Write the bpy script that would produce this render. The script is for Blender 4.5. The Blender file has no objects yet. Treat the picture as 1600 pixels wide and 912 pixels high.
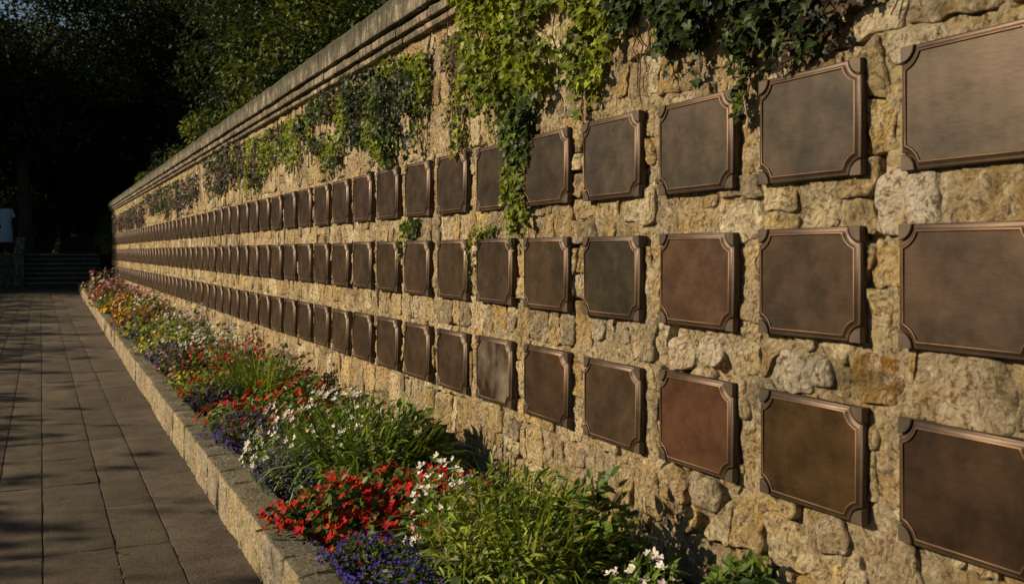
import bpy, math, random
import numpy as np
from mathutils import Vector, Matrix

random.seed(7)
RNG = np.random.default_rng(7)
SC = bpy.context.scene
COL = SC.collection

# ------------------------------------------------------------------ camera, sky, sun, exposure
CH = 1.15                       # eye height
FPX = 1500.0                    # focal length in px of the 1600 px frame
HZ = 393.0                      # horizon row
TH = math.atan((800 - 64) / FPX)
ST, CT = math.sin(TH), math.cos(TH)
cam_d = bpy.data.cameras.new('camera')
cam = bpy.data.objects.new('camera', cam_d)
COL.objects.link(cam)
cam.location = (0, 0, CH)
cam.rotation_euler = (math.radians(90), 0, -TH)
cam_d.sensor_width = 36
cam_d.lens = 36 * FPX / 1600
cam_d.shift_y = -(456 - HZ) / 1600
cam_d.clip_start = 0.05
cam_d.clip_end = 1000
cam_d.dof.use_dof = True
cam_d.dof.focus_distance = 4.3
cam_d.dof.aperture_fstop = 6.3
SC.camera = cam

SUN_EL, SUN_A = math.radians(25), math.radians(22)
sd = Vector((-math.cos(SUN_EL) * math.cos(SUN_A), math.cos(SUN_EL) * math.sin(SUN_A), math.sin(SUN_EL)))
W = bpy.data.worlds.new('World'); SC.world = W; W.use_nodes = True
nt = W.node_tree
sky = nt.nodes.new('ShaderNodeTexSky'); sky.sky_type = 'NISHITA'; sky.sun_disc = False
sky.sun_elevation = SUN_EL; sky.sun_rotation = math.atan2(sd.x, sd.y) % (2 * math.pi)
nt.links.new(sky.outputs[0], nt.nodes['Background'].inputs[0])
nt.nodes['Background'].inputs[1].default_value = 0.05
sun_d = bpy.data.lights.new('sun', 'SUN'); sun_d.energy = 4.9; sun_d.angle = math.radians(0.7)
sun_d.color = (1.0, 0.81, 0.56)
sun = bpy.data.objects.new('sun', sun_d); COL.objects.link(sun)
sun.rotation_euler = sd.to_track_quat('Z', 'Y').to_euler()
sun.location = (-10, 4, 8)
SC.view_settings.view_transform = 'Standard'
SC.view_settings.look = 'None'
SC.view_settings.gamma = 1
SC.view_settings.use_curve_mapping = False
SC.view_settings.exposure = 0.12
SC.render.engine = 'CYCLES'
SC.cycles.use_denoising = True
SC.cycles.max_bounces = 5
SC.cycles.diffuse_bounces = 3
SC.cycles.glossy_bounces = 3
SC.cycles.transmission_bounces = 2

# ------------------------------------------------------------------ layout numbers (metres)
D = 1.722                       # front of the plaques
XW = 1.768                      # face of the wall
PITCH, PW, PH = 0.4675, 0.3575, 0.277
S0 = 2.16 * 0.72 - PW           # near edge of the first column
NCOL = 58
ROWZ = (1.469, 1.068, 0.641)
WALL_Y0, WALL_Y1 = -1.5, 28.6
WALL_TOP = 2.25
SOIL = 0.14
KH, KW = 0.185, 0.15            # kerb
def kerb_x(s): return 0.652 + 0.0108 * s
KERB_END = 31.9
STEP_Y = 33.9

def proj(P):
    P = np.asarray(P, float)
    dep = P[..., 0] * ST + P[..., 1] * CT
    lat = P[..., 0] * CT - P[..., 1] * ST
    dep = np.maximum(dep, 1e-3)
    return np.stack([800 + FPX * lat / dep, HZ + FPX * (CH - P[..., 2]) / dep], -1)
def unproj_z(x, y, z):
    dep = FPX * (CH - z) / (y - HZ)
    lat = (x - 800) / FPX * dep
    return np.array([lat * CT + dep * ST, dep * CT - lat * ST, z])
def unproj_x(x, y, X):
    k = (x - 800) / FPX          # lat = k*dep
    s = X * (CT - k * ST) / (ST + k * CT)
    dep = X * ST + s * CT
    return np.array([X, s, CH + (HZ - y) / FPX * dep])

# ------------------------------------------------------------------ noise
def _hash(i, j, k, seed):
    h = (i * 374761393 + j * 668265263 + k * 2147483647 + seed * 974634777) & 0xFFFFFFFF
    h = ((h ^ (h >> 13)) * 1274126177) & 0xFFFFFFFF
    return ((h ^ (h >> 16)) & 0xFFFF) / 32767.5 - 1.0
def vnoise(p, seed=0):
    p = np.asarray(p, float)
    i = np.floor(p).astype(np.int64); f = p - i
    f = f * f * (3 - 2 * f)
    out = 0
    for a in (0, 1):
        for b in (0, 1):
            for c in (0, 1):
                w = (f[..., 0] if a else 1 - f[..., 0]) * (f[..., 1] if b else 1 - f[..., 1]) * (f[..., 2] if c else 1 - f[..., 2])
                out = out + w * _hash(i[..., 0] + a, i[..., 1] + b, i[..., 2] + c, seed)
    return out
def fbm(p, seed=0, o=3):
    p = np.asarray(p, float); r = 0; a = 1
    for q in range(o):
        r = r + a * vnoise(p * 2.03 ** q + q * 17.3, seed + q); a *= 0.5
    return r

# ------------------------------------------------------------------ materials
def material(name, rough=0.8, scale=12.0, var=0.35, dark=None, light=None, bump=0.0, bscale=60.0, bdist=0.01,
             metallic=0.0, trans=0.0, spec=0.4, extra=None):
    m = bpy.data.materials.new(name); m.use_nodes = True
    n = m.node_tree.nodes; l = m.node_tree.links
    b = n['Principled BSDF']; out = n['Material Output']
    b.inputs['Roughness'].default_value = rough
    b.inputs['Metallic'].default_value = metallic
    b.inputs['Specular IOR Level'].default_value = spec
    at = n.new('ShaderNodeAttribute'); at.attribute_name = 'tint'
    oi = n.new('ShaderNodeObjectInfo')
    mu = n.new('ShaderNodeMix'); mu.data_type = 'RGBA'; mu.blend_type = 'MULTIPLY'; mu.inputs[0].default_value = 1
    l.new(at.outputs['Color'], mu.inputs[6]); l.new(oi.outputs['Color'], mu.inputs[7])
    col = mu.outputs[2]
    geo = n.new('ShaderNodeNewGeometry')
    pos = geo.outputs['Position']
    def noise(sc, det=4, ro=0.6, vec=None):
        t = n.new('ShaderNodeTexNoise'); t.inputs['Scale'].default_value = sc
        t.inputs['Detail'].default_value = det; t.inputs['Roughness'].default_value = ro
        l.new(vec or pos, t.inputs['Vector']); return t.outputs['Fac']
    def ramp(fac, a, b_, ca=(0, 0, 0), cb=(1, 1, 1)):
        r = n.new('ShaderNodeValToRGB'); r.color_ramp.elements[0].position = a; r.color_ramp.elements[1].position = b_
        r.color_ramp.elements[0].color = (*ca, 1); r.color_ramp.elements[1].color = (*cb, 1)
        l.new(fac, r.inputs[0]); return r.outputs[0]
    def mix(fac, A, B, mode='MIX'):
        x = n.new('ShaderNodeMix'); x.data_type = 'RGBA'; x.blend_type = mode
        for s, v in ((0, fac), (6, A), (7, B)):
            if isinstance(v, (int, float)): x.inputs[s].default_value = v
            elif isinstance(v, tuple): x.inputs[s].default_value = (*v, 1)
            else: l.new(v, x.inputs[s])
        return x.outputs[2]
    def scaled(vx, vy, vz):
        mp = n.new('ShaderNodeMapping'); mp.inputs['Scale'].default_value = (vx, vy, vz)
        l.new(pos, mp.inputs['Vector']); return mp.outputs[0]
    if var:
        k = ramp(noise(scale), 0.25, 0.75, (1 - var,) * 3, (1 + var,) * 3)
        col = mix(1.0, col, k, 'MULTIPLY')
    h = {'n': n, 'l': l, 'b': b, 'noise': noise, 'ramp': ramp, 'mix': mix, 'pos': pos, 'scaled': scaled, 'oi': oi, 'height': None}
    if extra: col = extra(h, col)
    l.new(col, b.inputs['Base Color'])
    if bump:
        bp = n.new('ShaderNodeBump'); bp.inputs['Strength'].default_value = bump; bp.inputs['Distance'].default_value = bdist
        l.new(h['height'] if h['height'] is not None else noise(bscale, 6, 0.65), bp.inputs['Height'])
        l.new(bp.outputs[0], b.inputs['Normal'])
    if trans:
        t = n.new('ShaderNodeBsdfTranslucent'); l.new(col, t.inputs['Color'])
        x = n.new('ShaderNodeMixShader'); x.inputs[0].default_value = trans
        l.new(b.outputs[0], x.inputs[1]); l.new(t.outputs[0], x.inputs[2]); l.new(x.outputs[0], out.inputs[0])
    return m

def stone_extra(lichen=0.5):
    def f(h, col):
        # pale lime bloom, ochre lichen, dark pits and veins
        n, l = h['n'], h['l']
        wv = n.new('ShaderNodeTexNoise'); wv.inputs['Scale'].default_value = 9; wv.inputs['Detail'].default_value = 4; l.new(h['pos'], wv.inputs['Vector'])
        vm = n.new('ShaderNodeVectorMath'); vm.operation = 'MULTIPLY_ADD'; vm.inputs[1].default_value = (0.09, 0.09, 0.09)
        l.new(wv.outputs['Color'], vm.inputs[0]); l.new(h['pos'], vm.inputs[2]); wp = vm.outputs[0]
        col = h['mix'](h['ramp'](h['noise'](7, 6, 0.72, wp), 0.50, 0.62, (0, 0, 0), (lichen,) * 3), col, (0.45, 0.29, 0.09))
        col = h['mix'](h['ramp'](h['noise'](19, 7, 0.75, wp), 0.50, 0.62, (0, 0, 0), (0.6,) * 3), col, (0.66, 0.57, 0.42))
        col = h['mix'](h['ramp'](h['noise'](4.2, 6, 0.75, wp), 0.53, 0.66, (0, 0, 0), (min(1, lichen * 1.3),) * 3), col, (0.12, 0.10, 0.05))
        col = h['mix'](h['ramp'](h['noise'](52, 6, 0.75, wp), 0.515, 0.60, (0, 0, 0), (0.85,) * 3), col, (0.105, 0.072, 0.036))
        v = n.new('ShaderNodeTexVoronoi'); v.inputs['Scale'].default_value = 62; l.new(wp, v.inputs['Vector'])
        ad = n.new('ShaderNodeMath'); ad.operation = 'MULTIPLY_ADD'; ad.inputs[1].default_value = 0.5
        l.new(v.outputs['Distance'], ad.inputs[0]); l.new(h['noise'](42, 8, 0.78, wp), ad.inputs[2])
        h['height'] = ad.outputs[0]
        return col
    return f
def kerb_extra(h, col):
    col = stone_extra(0.3)(h, col)
    n, l = h['n'], h['l']
    g = n.new('ShaderNodeNewGeometry'); sx = n.new('ShaderNodeSeparateXYZ'); l.new(g.outputs['True Normal'], sx.inputs[0])
    m = n.new('ShaderNodeMath'); m.operation = 'MULTIPLY'; l.new(h['ramp'](sx.outputs['Z'], 0.55, 0.9), m.inputs[0])
    l.new(h['ramp'](h['noise'](6, 6, 0.7), 0.3, 0.6, (0.45,) * 3, (0.95,) * 3), m.inputs[1])
    return h['mix'](m.outputs[0], col, (0.15, 0.145, 0.105))      # grey lichen that grows on the upper faces
M_STONE = material('limestone', 0.92, 9, 0.28, bump=1.0, bdist=0.022, extra=stone_extra(0.55), spec=0.2)
M_MORTAR = material('lime_mortar', 0.95, 7, 0.25, bump=1.0, bdist=0.02, extra=stone_extra(0.4), spec=0.15)

def coping_extra(h, col):
    col = h['mix'](h['ramp'](h['noise'](1.0, 7, 0.78, h['scaled'](9, 6, 5)), 0.40, 0.52, (0, 0, 0), (0.85,) * 3), col, (0.075, 0.072, 0.05))
    col = h['mix'](h['ramp'](h['noise'](1.0, 6, 0.78, h['scaled'](20, 30, 3)), 0.50, 0.60, (0, 0, 0), (0.8,) * 3), col, (0.04, 0.038, 0.026))
    col = h['mix'](h['ramp'](h['noise'](14, 5, 0.7), 0.55, 0.7, (0, 0, 0), (0.5,) * 3), col, (0.30, 0.26, 0.19))
    return col
M_COPING = material('weathered_coping', 0.9, 6, 0.3, bump=1.0, bscale=38, bdist=0.016, extra=coping_extra, spec=0.2)

def coping_top_extra(h, col):
    col = coping_extra(h, col)
    n, l = h['n'], h['l']
    sx = n.new('ShaderNodeSeparateXYZ'); l.new(h['pos'], sx.inputs[0])
    ad = n.new('ShaderNodeMath'); ad.operation = 'MULTIPLY_ADD'; ad.inputs[1].default_value = 0.16
    l.new(h['noise'](1.0, 7, 0.78, h['scaled'](6, 7, 4)), ad.inputs[0]); l.new(sx.outputs['Z'], ad.inputs[2])
    return h['mix'](h['ramp'](ad_range(h, ad.outputs[0], 2.49, 2.535), 0, 1, (0, 0, 0), (0.8,) * 3), col, (0.05, 0.052, 0.033))
def ad_range(h, v, a, b):
    m = h['n'].new('ShaderNodeMapRange'); m.inputs[1].default_value = a; m.inputs[2].default_value = b
    h['l'].new(v, m.inputs[0]); return m.outputs[0]
def slab_extra(h, col):
    col = h['mix'](h['ramp'](h['noise'](3.5, 7, 0.75), 0.45, 0.62, (0, 0, 0), (0.6,) * 3), col, (0.065, 0.053, 0.04))
    col = h['mix'](h['ramp'](h['noise'](95, 3, 0.6), 0.60, 0.66, (0, 0, 0), (0.6,) * 3), col, (0.28, 0.235, 0.165))
    col = h['mix'](h['ramp'](h['noise'](60, 4, 0.7), 0.52, 0.64, (0, 0, 0), (0.55,) * 3), col, (0.06, 0.048, 0.033))
    n, l = h['n'], h['l']
    rv = h['noise'](1.0, 7, 0.75, h['scaled'](7, 34, 20))
    col = h['mix'](h['ramp'](rv, 0.36, 0.42, (0.6,) * 3, (0, 0, 0)), col, (0.05, 0.04, 0.028))
    ad = n.new('ShaderNodeMath'); ad.operation = 'MULTIPLY_ADD'; ad.inputs[1].default_value = 0.6
    l.new(h['noise'](110, 5, 0.7), ad.inputs[0]); l.new(rv, ad.inputs[2]); h['height'] = ad.outputs[0]
    return col
M_COPTOP = material('weathered_coping_top', 0.9, 6, 0.3, bump=1.0, bscale=38, bdist=0.016, extra=coping_top_extra, spec=0.2)
M_SLAB = material('riven_paving', 0.85, 5, 0.22, bump=1.0, bdist=0.026, extra=slab_extra, spec=0.25)
M_KERB = material('kerb_limestone', 0.92, 8, 0.3, bump=1.0, bdist=0.018, extra=kerb_extra, spec=0.2)
M_SOIL = material('soil', 0.95, 20, 0.4, bump=1.0, bscale=50, bdist=0.02, spec=0.1)
M_EARTH = material('earth', 0.95, 2, 0.4, bump=0.8, bscale=8, bdist=0.08, spec=0.1)
M_LEAF = material('leaf', 0.5, 30, 0.3, trans=0.40, spec=0.35)
M_TREELEAF = material('tree_leaf', 0.6, 1.2, 0.35, trans=0.22, spec=0.2)
M_PETAL = material('petal', 0.6, 60, 0.15, trans=0.18, spec=0.12)
M_STEM = material('stem', 0.85, 25, 0.3, bump=0.4, bscale=80, bdist=0.004)
M_BARK = material('bark', 0.95, 6, 0.35, bump=1.0, bscale=14, bdist=0.05, spec=0.1)
M_CLOTH = material('cloth', 0.85, 30, 0.08, bump=0.2, bscale=90, bdist=0.004, spec=0.2)
M_SKIN = material('skin', 0.6, 20, 0.08, spec=0.3)

def bronze(name, rough, metallic, worn, sheen=False):
    def f(h, col):
        n, l = h['n'], h['l']
        # brushed streaks along the wall, cloudy patina
        st = h['noise'](1.0, 5, 0.65, h['scaled'](60, 22, 110))
        col = h['mix'](1.0, col, h['ramp'](st, 0.3, 0.7, (0.91,) * 3, (1.1,) * 3), 'MULTIPLY')
        cl = h['noise'](5.5, 5, 0.62)
        col = h['mix'](1.0, col, h['ramp'](cl, 0.34, 0.66, (0.68, 0.70, 0.71), (1.30, 1.2, 1.12)), 'MULTIPLY')
        rr = n.new('ShaderNodeMapRange'); rr.inputs[1].default_value = 0.3; rr.inputs[2].default_value = 0.7
        rr.inputs[3].default_value = rough - 0.07; rr.inputs[4].default_value = rough + 0.09
        l.new(h['noise'](11, 6, 0.7), rr.inputs[0]); l.new(rr.outputs[0], h['b'].inputs['Roughness'])
        if worn:
            pt = n.new('ShaderNodeNewGeometry')
            col = h['mix'](h['ramp'](pt.outputs['Pointiness'], 0.50, 0.58), col, (0.55, 0.30, 0.17))
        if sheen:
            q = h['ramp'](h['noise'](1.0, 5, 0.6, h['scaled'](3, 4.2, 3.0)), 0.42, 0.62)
            col = h['mix'](q, col, (0.50, 0.41, 0.31))  # pale blotches paint a reflected glare into the panel colour
        h['height'] = h['noise'](1.0, 6, 0.7, h['scaled'](60, 25, 90))
        return col
    return material(name, rough, 4, 0.1, metallic=metallic, spec=0.5, bump=0.08, bdist=0.004, extra=f)
M_PANEL = bronze('bronze_panel', 0.44, 0.6, False)
M_PANEL_PAINTED_GLARE = bronze('bronze_panel_painted_glare', 0.36, 0.85, False, True)
M_FRAME = bronze('bronze_moulding', 0.47, 0.5, False)
M_PLATE = bronze('bronze_plate', 0.5, 0.5, False)

# ------------------------------------------------------------------ mesh helpers
def mesh(name, V, F, mat, tint=None, smooth=True):
    """F: list of (M,k) int arrays."""
    V = np.asarray(V, np.float32)
    me = bpy.data.meshes.new(name)
    F = [np.asarray(f, np.int32) for f in F if len(f)]
    me.vertices.add(len(V)); me.vertices.foreach_set('co', V.ravel())
    loops = np.concatenate([f.ravel() for f in F])
    tot = np.concatenate([np.full(len(f), f.shape[1], np.int32) for f in F])
    st = np.concatenate([[0], np.cumsum(tot)[:-1]]).astype(np.int32)
    me.loops.add(len(loops)); me.loops.foreach_set('vertex_index', loops)
    me.polygons.add(len(tot)); me.polygons.foreach_set('loop_start', st); me.polygons.foreach_set('loop_total', tot)
    me.polygons.foreach_set('use_smooth', np.full(len(tot), smooth))
    a = me.attributes.new('tint', 'FLOAT_COLOR', 'POINT')
    c = np.ones((len(V), 4), np.float32)
    if tint is not None: c[:, :3] = tint
    a.data.foreach_set('color', c.ravel())
    me.update(); me.validate()
    me.materials.append(mat)
    return me
def obj(name, me, parent=None, loc=None, color=None):
    o = bpy.data.objects.new(name, me); COL.objects.link(o)
    if parent is not None: o.parent = parent
    if loc is not None: o.location = loc
    if color is not None: o.color = (*color[:3], 1)
    return o
def empty(name, loc=(0, 0, 0)):
    o = bpy.data.objects.new(name, None); COL.objects.link(o); o.location = loc
    o.empty_display_size = 0.1
    return o
def tag(o, label=None, cat=None, group=None, kind=None):
    if label: o['label'] = label
    if cat: o['category'] = cat
    if group: o['group'] = group
    if kind: o['kind'] = kind
    return o
def off(me, loc):
    """shift mesh vertices so that the object origin is at loc"""
    me.transform(Matrix.Translation(-Vector(loc))); return me

class Acc:
    def __init__(s): s.V = []; s.F = {}; s.T = []; s.n = 0
    def add(s, V, F, tint=(1, 1, 1)):
        V = np.asarray(V, np.float32); s.V.append(V)
        for f in F:
            f = np.asarray(f, np.int32)
            if len(f): s.F.setdefault(f.shape[1], []).append(f + s.n)
        t = np.ones((len(V), 3), np.float32) * np.asarray(tint, np.float32); s.T.append(t)
        s.n += len(V)
    def mesh(s, name, mat, smooth=True):
        return mesh(name, np.concatenate(s.V), [np.concatenate(v) for v in s.F.values()], mat, np.concatenate(s.T), smooth)

def rounded_box(hx, hy, hz, r, nx, ny, nz, amp=0.0, nscale=8.0, seed=0, center=(0, 0, 0)):
    def ticks(h, n):
        inner = np.linspace(-h + r, h - r, max(2, n))
        return np.concatenate([[-h, -h + r * 0.35], inner, [h - r * 0.35, h]])
    T = [ticks(hx, nx), ticks(hy, ny), ticks(hz, nz)]; H = np.array([hx, hy, hz])
    VV, FF, n0 = [], [], 0
    for ax in range(3):
        u, v = (ax + 1) % 3, (ax + 2) % 3
        for sg in (-1, 1):
            A, B = np.meshgrid(T[u], T[v], indexing='ij')
            P = np.zeros(A.shape + (3,)); P[..., u] = A; P[..., v] = B; P[..., ax] = sg * H[ax]
            a, b = A.shape
            idx = np.arange(a * b).reshape(a, b) + n0
            q = np.stack([idx[:-1, :-1], idx[1:, :-1], idx[1:, 1:], idx[:-1, 1:]], -1).reshape(-1, 4)
            if sg < 0: q = q[:, ::-1]
            VV.append(P.reshape(-1, 3)); FF.append(q); n0 += a * b
    V = np.concatenate(VV)
    Q = np.clip(V, -(H - r), H - r); d = V - Q
    L = np.linalg.norm(d, axis=1, keepdims=True); nrm = d / np.maximum(L, 1e-9)
    V = Q + nrm * r + np.array(center)
    if amp:
        V = V + nrm * (fbm(V * nscale, seed)[:, None] * amp)
    return V, [np.concatenate(FF)]

def tube(pts, rad, n=8, cap=True):
    pts = np.asarray(pts, float); rad = np.broadcast_to(np.asarray(rad, float), (len(pts),))
    t = np.gradient(pts, axis=0); t /= np.maximum(np.linalg.norm(t, axis=1, keepdims=True), 1e-9)
    ref = np.array([0.31, 0.17, 0.93]) if abs(t[0] @ np.array([0.31, 0.17, 0.93])) < 0.85 else np.array([1.0, 0.1, 0])
    u = np.cross(t, ref); u /= np.linalg.norm(u, axis=1, keepdims=True); v = np.cross(t, u)
    a = np.linspace(0, 2 * math.pi, n, endpoint=False)
    V = pts[:, None] + rad[:, None, None] * (np.cos(a)[None, :, None] * u[:, None] + np.sin(a)[None, :, None] * v[:, None])
    m = len(pts); idx = np.arange(m * n).reshape(m, n); nx = np.roll(idx, -1, 1)
    q = np.stack([idx[:-1], nx[:-1], nx[1:], idx[1:]], -1).reshape(-1, 4)
    F = [q]
    if cap: F.append(idx[-1][None, :])
    return V.reshape(-1, 3), F

def frames(nrm, axis):
    """columns (x,y,z): y = axis made perpendicular to the normal z"""
    z = nrm / np.maximum(np.linalg.norm(nrm, axis=1, keepdims=True), 1e-9)
    y = axis - (axis * z).sum(1, keepdims=True) * z
    y /= np.maximum(np.linalg.norm(y, axis=1, keepdims=True), 1e-9)
    x = np.cross(y, z)
    return np.stack([x, y, z], -1)
def instance(tV, tF, R, pos, scale):
    """scale (N,) or (N,3)"""
    tV = np.asarray(tV, float); scale = np.asarray(scale, float)
    if scale.ndim == 1: scale = scale[:, None].repeat(3, 1)
    P = np.einsum('nij,nkj->nki', R * scale[:, None, :], np.broadcast_to(tV, (len(pos),) + tV.shape)) + pos[:, None]
    k = len(tV); o = (np.arange(len(pos)) * k)[:, None, None]
    return P.reshape(-1, 3), [(np.asarray(f)[None] + o).reshape(-1, len(f[0])) for f in tF]
def rep(c, k): return np.repeat(np.asarray(c), k, axis=0)

def colours(n, base, var=0.25, alt=None, palt=0.0):
    c = np.array(base)[None] * np.ones((n, 1))
    if alt is not None:
        alt = np.atleast_2d(np.array(alt))
        m = RNG.random(n) < palt
        c[m] = alt[RNG.integers(0, len(alt), m.sum())]
    return c * (1 + (RNG.random((n, 1)) - 0.5) * 2 * var) * (1 + (RNG.random((n, 3)) - 0.5) * 0.16)

# leaf and flower templates (y = leaf axis, z = normal)
def ivy_template():
    half = [(0.0, 0.0), (0.24, -0.10), (0.52, 0.14), (0.34, 0.36), (0.38, 0.64), (0.14, 0.66), (0.0, 1.0)]
    V = [(0, 0.32, 0.0)]; F = []
    for sg in (1, -1):
        st = len(V)
        for x, y in half: V.append((sg * x, y, 0.32 * x - 0.22 * y * y))
        for i in range(len(half) - 1):
            F.append((0, st + i, st + i + 1) if sg > 0 else (0, st + i + 1, st + i))
    return np.array(V), [np.array(F)]
IVY = ivy_template()
LANCE = (np.array([(0, 0, 0), (0.16, 0.35, 0.05), (0.11, 0.7, 0.0), (0, 1, -0.14), (-0.11, 0.7, 0.0), (-0.16, 0.35, 0.05), (0, 0.38, -0.02), (0, 0.7, -0.05)]),
         [np.array([(0, 1, 6), (6, 1, 2), (6, 2, 7), (7, 2, 3), (0, 6, 5), (6, 4, 5), (6, 7, 4), (7, 3, 4)])])
OVAL = (np.array([(0, 0, 0), (0.3, 0.3, 0.08), (0.26, 0.7, 0.05), (0, 1, -0.08), (-0.26, 0.7, 0.05), (-0.3, 0.3, 0.08), (0, 0.5, -0.02)]),
        [np.array([(0, 1, 6), (6, 1, 2), (6, 2, 3), (6, 3, 4), (6, 4, 5), (0, 6, 5)])])
CARD = (np.array([(0, 0, 0), (0.30, 0.38, 0.08), (0, 1, -0.08), (-0.30, 0.42, 0.08)]), [np.array([(0, 1, 2), (0, 2, 3)])])
def flower_template(npet=5, cup=0.25, seed=0, centre=(1.0, 0.8, 0.3), pw=0.34):
    r = random.Random(seed); V = []; F = []; T = []
    for i in range(npet):
        a = 2 * math.pi * i / npet + r.uniform(-.12, .12); L = r.uniform(0.85, 1.1); w = pw * r.uniform(0.9, 1.1); cz = cup * r.uniform(0.4, 1.4)
        c, s = math.cos(a), math.sin(a); k = len(V)
        for (u, v, z) in ((0.08, -0.06, 0), (0.55, -w, cz * 0.5), (L, -w * 0.55, cz), (L, w * 0.55, cz * 0.9), (0.55, w, cz * 0.5), (0.08, 0.06, 0), (0.6, 0, cz * 0.35)):
            V.append((u * c - v * s, u * s + v * c, z)); T.append((1, 1, 1))
        F += [(k, k + 1, k + 6), (k + 1, k + 2, k + 6), (k + 2, k + 3, k + 6), (k + 3, k + 4, k + 6), (k + 4, k + 5, k + 6), (k + 5, k, k + 6)]
    k = len(V)
    for i in range(5):
        a = 2 * math.pi * i / 5; V.append((0.14 * math.cos(a), 0.14 * math.sin(a), 0.07)); T.append(centre)
    V.append((0, 0, 0.14)); T.append(centre)
    F += [(k + i, k + (i + 1) % 5, k + 5) for i in range(5)]
    return np.array(V), [np.array(F)], np.array(T)
FLOWER = [flower_template(5, 0.25, 1), flower_template(5, 0.55, 2), flower_template(4, 0.4, 3)]
SMALLF = (np.array([(0, 0, -.1), (1, 0, .15), (.31, .95, .2), (-.81, .59, .15), (-.81, -.59, .2), (.31, -.95, .15)]),
          [np.array([(0, 1, 2), (0, 2, 3), (0, 3, 4), (0, 4, 5), (0, 5, 1)])])

# ================================================================== LARGE STRUCTURE
# ---------------------------------------------------------------- ground and terrain
tag(obj('ground', mesh('ground', [(-300, -300, -0.06), (300, -300, -0.06), (300, 400, -0.06), (-300, 400, -0.06)], [[(0, 1, 2, 3)]], M_EARTH,
                       (0.05, 0.055, 0.022), False)), kind='structure')

def terrain_h(x, y):
    terr = 1.04
    h = np.where((y > STEP_Y + 0.15) & (x < -0.45), terr, -0.1)
    h = np.where((y > STEP_Y + 2.12), terr, h)
    b = 2.15 + 0.05 * np.clip(x - 2, 0, 30)
    fade = np.clip((y - 28.2) / 5.5, 0, 1)
    b = b * (1 - fade) + terr * fade
    b = np.where(y > 28.5, np.minimum(b, np.clip((x - 1.85), 0, 9) * 1.6 - 0.1 + (y > STEP_Y + 2.1) * 9), b)
    h = np.where(x > 2.05, b, h)
    hill = np.clip(y - 52 + 0.15 * np.abs(x), 0, 40) * 0.42
    return h + hill + 0.03 * vnoise(np.stack([x, y, 0 * x], -1) * 0.8, 3)
xs = np.unique(np.concatenate([np.linspace(-40, -4, 25), np.linspace(-4, 6, 61), np.linspace(6, 50, 30), [-0.46, -0.44, 2.04, 2.06]]))
ys = np.unique(np.concatenate([np.linspace(-12, 28, 41), np.linspace(28, 38, 51), np.linspace(38, 95, 40), [STEP_Y + 0.14, STEP_Y + 0.16, STEP_Y + 2.11, STEP_Y + 2.13]]))
X, Y = np.meshgrid(xs, ys, indexing='ij')
Z = terrain_h(X, Y)
idx = np.arange(X.size).reshape(X.shape)
q = np.stack([idx[:-1, :-1], idx[1:, :-1], idx[1:, 1:], idx[:-1, 1:]], -1).reshape(-1, 4)
tag(obj('terrain', mesh('terrain', np.stack([X, Y, Z], -1).reshape(-1, 3), [q], M_EARTH, (0.045, 0.05, 0.022))), kind='structure')

# ---------------------------------------------------------------- paved path
def visible_area(corners):
    p = proj(corners)
    if np.min(corners[:, 0] * ST + corners[:, 1] * CT) < 0.3: return 0
    x = np.clip(p[:, 0], 0, 1600); y = np.clip(p[:, 1], 0, 912)
    return 0.5 * abs(np.dot(x, np.roll(y, -1)) - np.dot(y, np.roll(x, -1)))
path = obj('path', mesh('path', [(-3.4, -4, -0.0055), (1.3, -4, -0.0055), (1.3, STEP_Y + 0.3, -0.0055), (-3.4, STEP_Y + 0.3, -0.0055)], [[(0, 1, 2, 3)]],
                        M_SOIL, (0.15, 0.118, 0.07), False))
tag(path, kind='structure')
edges = [-3.4, -3.15, -2.9, -2.66, -2.42, -2.2, -1.97, -1.75, -1.52, -1.3, -1.08, -0.85, -0.62, -0.40, -0.184, 0.0065, 0.261, 0.464, 0.86, 1.28]
slabs = []
for ci in range(len(edges) - 1):
    x0, x1 = edges[ci] + 0.0022, edges[ci + 1] - 0.0022
    cuts = [-4.0]
    base = 4.03 - 1.188 * 7
    rows = [base + 1.188 * k for k in range(40)]
    for k in range(39):
        a, b = rows[k] + random.uniform(-.01, .01), rows[k + 1]
        m = a + (b - a) * random.uniform(0.42, 0.58)
        for c in (a, m):
            if c == m and random.random() < 0.45: continue
            if cuts[-1] + 0.3 < c < STEP_Y + 0.2: cuts.append(c)
    cuts.append(STEP_Y + 0.28)
    for a, b in zip(cuts[:-1], cuts[1:]):
        C = np.array([(x0, a, 0), (x1, a, 0), (x1, b, 0), (x0, b, 0)])
        slabs.append((visible_area(C), x0, x1, a + 0.0009, b - 0.0009))
slabs.sort(reverse=True)
rest = Acc()
for i, (ar, x0, x1, a, b) in enumerate(slabs):
    c = ((x0 + x1) / 2, (a + b) / 2, -0.03 + random.uniform(-.0016, .0016))
    near = i < 300
    V, F = rounded_box((x1 - x0) / 2, (b - a) / 2, 0.03, 0.0035, 5 if near else 2, 8 if near else 2, 2, 0.0022 if near else 0, 9, i, c)
    tl = random.gauss(0, 0.0025)
    V[:, 2] += (V[:, 0] - c[0]) * tl * 2 + (V[:, 1] - c[1]) * random.gauss(0, 0.003)
    g = random.uniform(0.8, 1.22)
    t = np.array((0.150, 0.126, 0.090)) * g * np.array((1, random.uniform(.96, 1.03), random.uniform(.92, 1.06)))
    if near and ar > 0: obj('paving_slab', mesh('paving_slab', V, F, M_SLAB, t), path)
    else: rest.add(V, F, t)
tag(obj('paving_slabs', rest.mesh('paving_slabs', M_SLAB), path), kind='stuff')

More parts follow.
